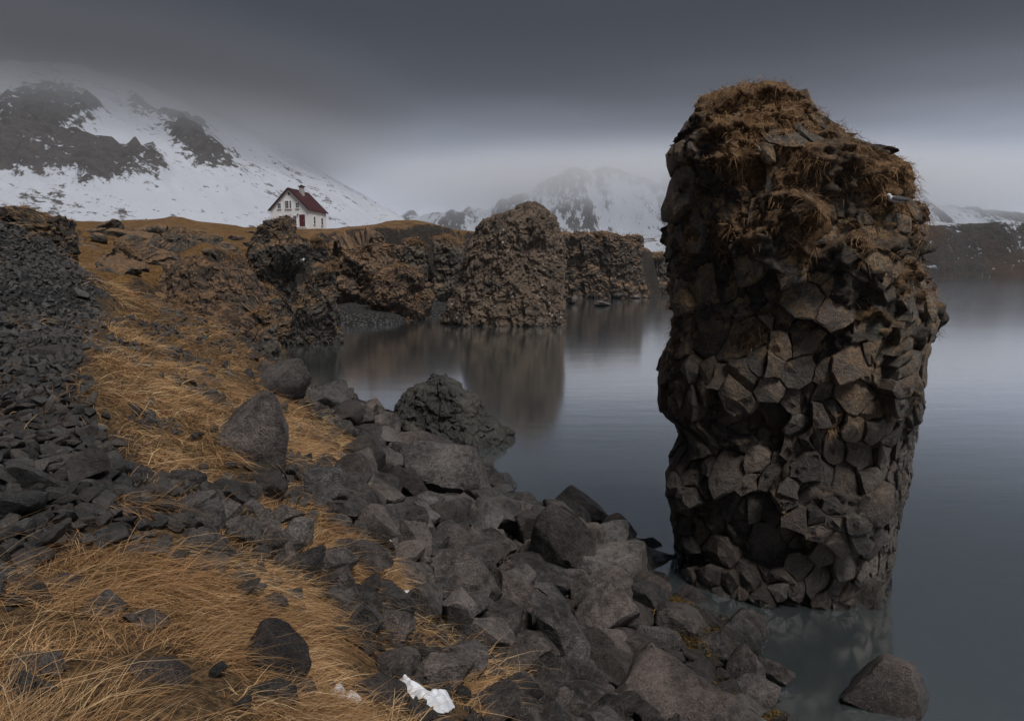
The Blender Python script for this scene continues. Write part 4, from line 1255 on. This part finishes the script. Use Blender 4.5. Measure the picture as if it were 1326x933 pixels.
# ------------------------------------------------------------------ long dead grass on the slope
def grass_batch(N0, dmin, dmax, pw, seed, nb, lmin, lmax, wid, spread):
    r = np.random.default_rng(seed)
    d = dmin + (dmax - dmin) * r.random(N0) ** pw; a = r.uniform(-1.05, .2, N0)
    x, y = d * np.sin(a), d * np.cos(a); z = ground(x, y)
    g = zone(x, y, z, GRASS, 30, 16)
    P = np.c_[x, y, 0 * x]
    patch = sstep(-.16, .14, fbm(P * 1.7, 4, .6, 210))
    g = g * patch
    wr = (z > 1.0) & (y < 25)
    g = np.where(wr, np.maximum(g, .12 * (fbm(P * .8, 3, .5, 211) > .15)), 0)
    for (u, v, q) in taken:
        g = np.where((x - u) ** 2 + (y - v) ** 2 < (q * .8) ** 2, 0, g)
    k = r.random(N0) < g
    x, y, z, d = x[k], y[k], z[k], d[k]
    n0 = len(x)
    nrm = gnormal(x, y, .4)
    P = np.c_[x, y, 0 * x]
    ang = fbm(P * .9, 4, .6, 220) * 4.2 + r.normal(size=n0) * .55
    down = unit(np.c_[nrm[:, 0], nrm[:, 1], 0 * x] + 1e-3)
    ca, sa = np.cos(ang), np.sin(ang)
    comb = np.c_[down[:, 0] * ca - down[:, 1] * sa, down[:, 0] * sa + down[:, 1] * ca, 0 * x]
    tt = np.clip(.45 + .7 * fbm(P * 1.3, 4, .6, 222) + r.normal(size=n0) * .28, 0, 1)
    ln = r.uniform(lmin, lmax, n0) * (.75 + .5 * sstep(-.4, .4, fbm(P * .6, 2, .5, 223)))
    ln = ln * np.where(r.random(n0) < .16, 1.55, 1.0)
    i = np.repeat(np.arange(n0), nb); n = len(i)
    off = r.normal(size=(n, 2)) * spread
    xr, yr = x[i] + off[:, 0], y[i] + off[:, 1]
    rt = np.c_[xr, yr, ground(xr, yr) - .015]
    dr = unit(nrm[i] * .6 + comb[i] * .6 + np.c_[off / spread * .28, 0 * xr] + r.normal(size=(n, 3)) * .38)
    bd = comb[i] * .30 + np.array([0, 0, -.72]) + r.normal(size=(n, 3)) * .26
    L = ln[i] * r.uniform(.55, 1.15, n)
    tone = np.clip(tt[i] * .65 + r.random(n) * .45 - .05, 0, 1)
    wd = wid * (.7 + d[i] * .10) * r.uniform(.6, 1.2, n)
    return rt, dr, L, wd, tone, bd
B = [grass_batch(19000, 1.8, 7.5, .9, 31, 13, .12, .40, .0042, .06), grass_batch(38000, 5.5, 24, 1.0, 32, 9, .18, .46, .0045, .07)]
B = [np.concatenate(q) for q in zip(*B)]
me = blades(B[0], B[1], B[2], B[3], B[4], B[5], 'grass')
tag(link('dead_grass', me, M['grass']), 'long straw-coloured dead grass matted over the slope', 'grass', kind='stuff')

# seaweed draped over the wet stones by the shallows
rw = np.random.default_rng(66)
x = rw.uniform(1.0, 5.5, 6000); y = rw.uniform(6.5, 12.5, 6000); z = ground(x, y)
k = (z > -.25) & (z < .38) & (fbm(np.c_[x, y, 0 * x] * 1.4, 3, .5, 260) > .05)
x, y, z = x[k], y[k], z[k]; i = np.repeat(np.arange(len(x)), 7); n = len(i)
rt = np.c_[x[i] + rw.normal(size=n) * .07, y[i] + rw.normal(size=n) * .07, z[i] + .06 + .10 * rw.random(n)]
dr = unit(np.c_[rw.normal(size=(n, 2)), .25 + 0 * i])
M['weed'] = blade_material('seaweed', (.03, .02, .006), (.11, .066, .016), (.20, .125, .03))
me = blades(rt, dr, rw.uniform(.07, .2, n), np.full(n, .016), rw.random(n), np.array([0, 0, -.8]) + rw.normal(size=(n, 3)) * .2, 'seaweed')
tag(link('seaweed', me, M['weed']), 'ochre seaweed draped over wet stones in the shallows', 'seaweed', kind='stuff')

# ------------------------------------------------------------------ snow scraps
def snow(poly, lab, thick=.05, step=.008):
    """a thin melting patch following the ground under it; poly is its outline as seen"""
    H_ = np.array([hit(*q)[:2] for q in poly])
    lo, hi = H_.min(0) - .1, H_.max(0) + .1
    step = max(step, float((hi - lo).max()) / 90)
    gx_ = np.arange(lo[0], hi[0], step); gy_ = np.arange(lo[1], hi[1], step)
    X, Y = np.meshgrid(gx_, gy_); X, Y = X.ravel(), Y.ravel()
    P = np.c_[X, Y, 0 * X]
    d = poly_sd(X, Y, [tuple(q) for q in H_]) + .03 * fbm(P * 9, 3, .6, 240)
    w = max(.02, float(np.abs(d[d > 0]).max()) * .5) if (d > 0).any() else .02
    gs = sum(ground(X + a, Y + b) for a in (-.07, 0, .07) for b in (-.07, 0, .07)) / 9
    Z = gs + sstep(-.03, w, d) * thick * (1 + .4 * fbm(P * 14, 3, .5, 241)) + .012
    Fq = grid_faces(len(gx_), len(gy_)); Fq = Fq[(d[Fq] > -.02).all(1)]
    if not len(Fq): return
    us, inv = np.unique(Fq, return_inverse=True)
    W_ = np.c_[X, Y, Z][us]; og = W_.mean(0)
    tag(link('snow_patch', mesh_np('snow', W_ - og, inv.reshape(Fq.shape), True), M['snow'], loc=tuple(og)), lab, 'snow')
snow([(510, 872), (522, 878), (536, 892), (552, 902), (572, 902), (586, 910), (582, 922), (562, 926), (546, 918), (532, 900), (518, 886)], 'white tongue of snow at the edge of the long grass', .085)
def oval(px, py, w, h):
    return [(px + w / 2 * math.cos(a), py + h / 2 * math.sin(a)) for a in np.linspace(0, 2 * math.pi, 9)[:-1]]
snow(oval(439, 900, 16, 17), 'small lump of snow in the long grass, beside its slightly lower twin', .04)
snow(oval(456, 905, 15, 13), 'small lower lump of snow in the long grass', .04)
snow(oval(543, 769, 34, 9), 'thin snow streak at the tip of the grass strip', .03)
snow(oval(741, 811, 14, 8), 'snow scrap on the light streaked boulder', .05)
snow(oval(717, 884, 12, 8), 'snow scrap between mossy boulder and pebbles', .04)
snow(oval(508, 697, 8, 12), 'upright scrap of snow beside the triangular grey boulder', .05)

# ------------------------------------------------------------------ the house
M['wall'] = simple('white_render', (.82, .82, .83), .8, .2, 2.5, .05)
M['roofm'] = simple('dark_red_roof', (.062, .020, .024), .55, .35, 3, .2)
M['trim'] = simple('dark_trim', (.035, .022, .026), .6, .3, 3, .15)
M['doorm'] = simple('dark_red_door', (.09, .018, .022), .5, .4, 4, .15)
M['frame'] = simple('white_frame', (.7, .7, .7), .6, .3, 4, .05)
M['pane'] = simple('window_glass', (.018, .02, .026), .12, .5, 3, .1)
M['chim'] = simple('chimney_render', (.42, .41, .40), .85, .2, 3, .15)
def box_mesh(name, x0, x1, y0, y1, z0, z1):
    b = bmesh.new(); bmesh.ops.create_cube(b, size=1)
    for v in b.verts: v.co = Vector((x0 + (v.co.x + .5) * (x1 - x0), y0 + (v.co.y + .5) * (y1 - y0), z0 + (v.co.z + .5) * (z1 - z0)))
    bmesh.ops.bevel(b, geom=b.edges[:], offset=min(x1 - x0, y1 - y0, z1 - z0) * .08, segments=1, affect='EDGES')
    m_ = bpy.data.meshes.new(name); b.to_mesh(m_); b.free(); return m_
GW, GL, EH, RH = 7.3, 8.1, 3.75, 7.45
house = empty('house', (-44.55, 128.6, 13.45), R(-7.6))
tag(house, 'white two-storey house with dark red gabled roof on the heath', 'house')
b = bmesh.new()
pr = [(0, -1.2), (GW, -1.2), (GW, EH), (GW / 2, RH), (0, EH)]
f0 = [b.verts.new((x, 0, z)) for x, z in pr]; f1_ = [b.verts.new((x, GL, z)) for x, z in pr]
b.faces.new(f0); b.faces.new(f1_[::-1])
for k in range(5): b.faces.new((f0[k], f1_[k], f1_[(k + 1) % 5], f0[(k + 1) % 5]))
bmesh.ops.recalc_face_normals(b, faces=b.faces)
me = bpy.data.meshes.new('wall'); b.to_mesh(me); b.free()
link('wall', me, M['wall'], house)
roof = empty('roof'); roof.parent = house
sl = math.atan2(RH - EH, GW / 2)
def roof_slab(side):
    b = bmesh.new(); ov, th_ = .38, .14
    ex = -ov * math.cos(sl); ez = EH - ov * math.sin(sl)
    prof = [(ex, ez + .02), (GW / 2, RH + .02), (GW / 2, RH + .02 + th_), (ex - th_ * math.sin(sl) * .3, ez + th_)]
    a_ = [b.verts.new((x if side < 0 else GW - x, -.32, z)) for x, z in prof]; c = [b.verts.new((x if side < 0 else GW - x, GL + .32, z)) for x, z in prof]
    b.faces.new(a_); b.faces.new(c[::-1])
    for k in range(4): b.faces.new((a_[k], c[k], c[(k + 1) % 4], a_[(k + 1) % 4]))
    bmesh.ops.recalc_face_normals(b, faces=b.faces)
    m_ = bpy.data.meshes.new('slope'); b.to_mesh(m_); b.free(); return m_
bpy.data.objects.remove(roof)
for sd_ in (-1, 1):
    rsl = link('roof', roof_slab(sd_), M['roofm'], house)
    # standing seams
    for k in range(13):
        yv = -.25 + k * (GL + .5) / 12
        L_ = math.hypot(GW / 2, RH - EH) + .3
        mm = box_mesh('seam', -L_ / 2, L_ / 2, -.025, .025, 0, .035)
        s_o = link('seam', mm, M['roofm'], rsl)
        mx_ = (GW / 2 - .36) / 2 - .02
        xm = mx_ if sd_ < 0 else GW - mx_
        s_o.location = (xm, yv, EH + (RH - EH) * (xm if sd_ < 0 else GW - xm) / (GW / 2) + .155)
        s_o.rotation_euler = (0, -sl if sd_ < 0 else sl, 0)
    # barge board along the gable
    for yv in (-.36, GL + .33):
        mm = box_mesh('barge_board', -L_ / 2 - .1, L_ / 2, 0, .05, -.12, .13)
        bb = link('barge_board', mm, M['trim'], house)
        bb.location = (xm, yv - .012, EH + (RH - EH) * (xm if sd_ < 0 else GW - xm) / (GW / 2) + .05); bb.rotation_euler = (0, -sl if sd_ < 0 else sl, 0)
ch = link('chimney', box_mesh('chimney', -.4, .4, -.4, .4, -1.1, 1.05), M['chim'], house, (GW / 2 + .75, 3.9, RH - .35))
link('chimney_cap', box_mesh('cap', -.52, .52, -.52, .52, 1.05, 1.22), M['trim'], ch)
link('chimney_pot', box_mesh('pot', -.2, .2, -.2, .2, 1.22, 1.4), M['trim'], ch)
def window(x, z, w, h, face='gable', bars=(1, 1), nm='window'):
    wd = link(nm, box_mesh('window', -w / 2 - .07, w / 2 + .07, -.05, .05, -h / 2 - .07, h / 2 + .07), M['frame'], house)
    if face == 'gable': wd.location = (x, -.03, z)
    else: wd.location = (GW + .03, x, z); wd.rotation_euler = (0, 0, R(90))
    nx, nz_ = bars
    for i in range(nx):
        for j in range(nz_):
            cw, chh = w / nx, h / nz_
            link('pane', box_mesh('pane', -w / 2 + i * cw + .025, -w / 2 + (i + 1) * cw - .025, -.062, -.03, -h / 2 + j * chh + .025, -h / 2 + (j + 1) * chh - .025), M['pane'], wd)
    link('sill', box_mesh('sill', -w / 2 - .12, w / 2 + .12, -.13, .0, -h / 2 - .13, -h / 2 - .075), M['frame'], wd)
    return wd
gx_ = lambda zx: (zx - 258) / 532 * GW
window(gx_(384), 4.35, .60, .92, bars=(2, 2)); window(gx_(492), 4.55, .62, 1.35, bars=(2, 3)); window(gx_(543), 4.55, .30, 1.35, bars=(1, 3)); window(gx_(641), 4.40, .60, .92, bars=(2, 2))
window(gx_(412), 1.85, 1.05, 1.35, bars=(2, 2)); window(gx_(597), 1.85, .60, 1.35, bars=(2, 2))
window(2.4, 1.85, .7, 1.3, 'side', (2, 2)); window(5.9, 1.85, .8, 1.3, 'side', (2, 2))
dr_ = link('door', box_mesh('door', -.45, .45, -.05, .05, 0, 2.1), M['doorm'], house, (gx_(699), -.04, .55))
link('door_frame', box_mesh('door_frame', -.52, .52, -.035, .045, 0, 2.18), M['trim'], dr_)
link('handle', box_mesh('handle', .3, .36, -.11, -.05, .98, 1.08), M['frame'], dr_)
link('wall_lamp', box_mesh('lamp', -.12, .12, -.2, 0, -.1, .1), M['trim'], house, (gx_(640), -.01, 2.75))
b = bmesh.new(); bmesh.ops.create_cone(b, cap_ends=True, segments=20, radius1=.22, radius2=.22, depth=.08)
bmesh.ops.rotate(b, verts=b.verts, cent=(0, 0, 0), matrix=Matrix.Rotation(R(90), 3, 'X'))
me = bpy.data.meshes.new('vent'); b.to_mesh(me); b.free()
link('round_vent', me, M['trim'], house, (GW / 2, -.04, RH - .95))
link('step', box_mesh('step', -.8, .8, -.9, 0, -.9, .5), M['chim'], house, (gx_(699), -.01, 0))

# ------------------------------------------------------------------ sea birds
M['bwhite'] = simple('white_feathers', (.7, .7, .7), .8, .2, 20, .06)
M['bgrey'] = simple('grey_feathers', (.11, .11, .12), .8, .2, 20, .1)
M['bbill'] = simple('yellow_bill', (.45, .30, .06), .5, .4, 20, .1)
def ellipsoid(name, c, r, rot=(0, 0, 0), taper=0.0):
    V, Fc = ICO[3]; V = V.copy()
    k = 1 - taper * np.clip(-V[:, 0], 0, 1) ** 1.0
    V[:, 1] *= k; V[:, 2] *= k
    V = V * np.array(r)
    V = V @ np.array(Euler(rot).to_matrix()).T + np.array(c)
    return mesh_np(name, V, Fc, True)
def bird(loc, yaw, s, lab, grey=False):
    b = empty('sea_bird', loc, yaw); b.scale = (s, s, s); tag(b, lab, 'bird', None)
    link('body', ellipsoid('body', (0, 0, .16), (.22, .085, .09), (0, -.15, 0), .55), M['bwhite'], b)
    link('head', ellipsoid('head', (.2, 0, .27), (.065, .052, .055)), M['bwhite'], b)
    link('neck', ellipsoid('neck', (.16, 0, .22), (.06, .05, .075), (0, .5, 0)), M['bwhite'], b)
    link('bill', ellipsoid('bill', (.28, 0, .262), (.04, .014, .014)), M['bbill'], b)
    for sg in (-1, 1):
        link('wing', ellipsoid('wing', (-.08, sg * .075, .175), (.24, .022, .065), (0, -.12, sg * .1), .75), M['bgrey'], b)
        link('leg', ellipsoid('leg', (.02, sg * .035, .05), (.008, .008, .06)), M['bbill'], b)
    link('tail', ellipsoid('tail', (-.25, 0, .13), (.12, .05, .012), (0, .1, 0)), M['bgrey'], b)
    return b

def surf_hit(pts, px, py, rad=2.5):
    qx_, qy_ = proj(pts[:, 0], pts[:, 1], pts[:, 2])
    d = np.hypot(qx_ - px, qy_ - py)
    k = np.where(d < rad)[0]
    if not len(k): k = np.array([int(np.argmin(d))])
    return pts[k[np.argmin(pts[k, 1])]]
sh = at(1160, 259, 14.3)
p_ = surf_hit(Vt[Vt[:, 2] > 4], 1158, 262, 6)
bird((p_[0] + .05, p_[1], p_[2] - .02), R(170), .62, 'grey-winged sea bird perched on the shoulder of the tall stack')
for px, py, yaw, lab in [(391, 344, .4, 'white bird on the dark cliff, above another'), (391, 355, 2.4, 'white bird on the dark cliff, below another')]:
    p_ = surf_hit(OC[1][1], px, py, 4)
    bird((p_[0], p_[1] - .15, p_[2]), yaw, 1.6, lab)

# ------------------------------------------------------------------ short grass over the cliff tops and heath edge
roots, tones, lens, wids, nrms = [], [], [], [], []
rg = np.random.default_rng(91)
for (o, V, N) in OC[:-1]:
    if o.name.startswith('sea_stack'): continue
    Fc = np.array([p.vertices[:] for p in o.data.polygons]); NN = vnormals(V, Fc)
    f = np.clip(np.minimum(NN[:, 2], N[:, 2] + .25) + .35 * fbm(V * .5, 4, .6, 95) - .55, 0, 1)
    fc = (V[:, 1] < V[:, 1].mean() + 4)
    f = f * fc
    if f.sum() <= 0: continue
    dist = float(V[:, 1].mean())
    k = rg.choice(len(V), 420, p=f / f.sum())
    roots.append(np.repeat(V[k], 6, 0)); nrms.append(np.repeat(NN[k], 6, 0)); tones.append(np.repeat(rg.random(420), 6))
    lens.append(np.full(2520, .14 + dist * .0022)); wids.append(np.full(2520, dist * .0006))
rt = np.vstack(roots); n = len(rt); nr_ = np.vstack(nrms)
wd = np.concatenate(wids); ln = np.concatenate(lens) * rg.uniform(.6, 1.2, n)
rt = rt + rg.normal(size=(n, 3)) * (wd * 8)[:, None] * np.array([1, 1, .3])
d_ = unit(nr_ * .7 + np.array([0, 0, .4]) + rg.normal(size=(n, 3)) * .4)
me = blades(rt, d_, ln, wd, np.clip(np.concatenate(tones) * .6 + rg.random(n) * .4, 0, 1), np.array([0, 0, -.6]) + rg.normal(size=(n, 3)) * .2, 'cliff_grass')
tag(link('cliff_grass', me, M['stackgrass']), 'short brown grass clinging to the cliff tops', 'grass', kind='stuff')

# ------------------------------------------------------------------ air: thin haze everywhere, cloud caught on the mountain tops
def vol_box(name, x0, x1, y0, y1, z0, z1):
    b = bmesh.new(); bmesh.ops.create_cube(b, size=1)
    for v in b.verts: v.co = Vector((x0 + (v.co.x + .5) * (x1 - x0), y0 + (v.co.y + .5) * (y1 - y0), z0 + (v.co.z + .5) * (z1 - z0)))
    m_ = bpy.data.meshes.new(name); b.to_mesh(m_); b.free(); return m_
HAZE = .6e-4
hm_ = bpy.data.materials.new('haze'); hm_.use_nodes = True; t = hm_.node_tree; t.nodes.clear()
vo = t.nodes.new('ShaderNodeOutputMaterial'); pv = t.nodes.new('ShaderNodeVolumePrincipled')
pv.inputs['Color'].default_value = (.89, .935, 1, 1); pv.inputs['Density'].default_value = HAZE
t.links.new(pv.outputs[0], vo.inputs['Volume'])
tag(link('haze', vol_box('haze', -6500, 6500, -6500, 6500, -7.0, 500), hm_), kind='stuff')

def cloud(name, x0, x1, y0, y1, z0, z1, base, soft, dens, alb, label, ns=.004):
    m = bpy.data.materials.new(name); m.use_nodes = True; t = m.node_tree; t.nodes.clear()
    def nd(op, a, b=None, c=None):
        n = t.nodes.new('ShaderNodeMath'); n.operation = op
        for k, v in enumerate((a, b, c)):
            if v is None: continue
            if hasattr(v, 'is_linked'): t.links.new(v, n.inputs[k])
            else: n.inputs[k].default_value = v
        return n.outputs[0]
    def ss(v, a, b, top=1.0):
        n = t.nodes.new('ShaderNodeMapRange'); n.interpolation_type = 'SMOOTHSTEP'
        n.inputs['From Min'].default_value = a; n.inputs['From Max'].default_value = b; n.inputs['To Max'].default_value = top
        t.links.new(v, n.inputs['Value']); return n.outputs[0]
    out = t.nodes.new('ShaderNodeOutputMaterial'); pv = t.nodes.new('ShaderNodeVolumePrincipled')
    tc = t.nodes.new('ShaderNodeTexCoord'); sp = t.nodes.new('ShaderNodeSeparateXYZ')
    t.links.new(tc.outputs['Object'], sp.inputs[0])
    X, Y, Z = sp.outputs
    cm = t.nodes.new('ShaderNodeMix'); cm.data_type = 'RGBA'
    cm.inputs['A'].default_value = (.88, .91, .96, 1); cm.inputs['B'].default_value = (*alb, 1)  # the sky's brightness gradient put into the cloud colour by height
    t.links.new(ss(Z, 240, 370), cm.inputs['Factor']); t.links.new(cm.outputs['Result'], pv.inputs['Color'])
    nz = t.nodes.new('ShaderNodeTexNoise'); nz.inputs['Scale'].default_value = ns; nz.inputs['Detail'].default_value = 3
    t.links.new(tc.outputs['Object'], nz.inputs['Vector'])
    zz = nd('MULTIPLY_ADD', nz.outputs['Fac'], soft * 1.3, Z)
    d = ss(zz, base + soft * .5, base + soft * 1.6, dens)
    hx, hy, cz = (x1 - x0) / 2, (y1 - y0) / 2, z1
    e = nd('ADD', nd('POWER', nd('ABSOLUTE', nd('DIVIDE', X, hx)), 2.0), nd('POWER', nd('ABSOLUTE', nd('DIVIDE', Y, hy)), 2.0))
    d = nd('MULTIPLY', d, ss(e, 1.0, .05)); d = nd('MULTIPLY', d, ss(Z, z1, z1 - (z1 - z0) * .35))
    t.links.new(d, pv.inputs['Density'])
    t.links.new(pv.outputs[0], out.inputs['Volume'])
    m.cycles.volume_step_rate = .3
    tag(link(name, vol_box(name, -hx, hx, -hy, hy, z0, z1), m, loc=((x0 + x1) / 2, (y0 + y1) / 2, 0)), label, 'cloud', kind='stuff')
cloud('cloud', -2700, -150, 750, 2500, 215, 490, 205, 105, .013, (.2, .21, .23), 'low grey cloud covering the top of the left mountain')
cloud('cloud', -900, 2600, 2150, 3600, 175, 490, 180, 120, .005, (.93, .95, .98), 'low pale cloud covering the far mountain tops')
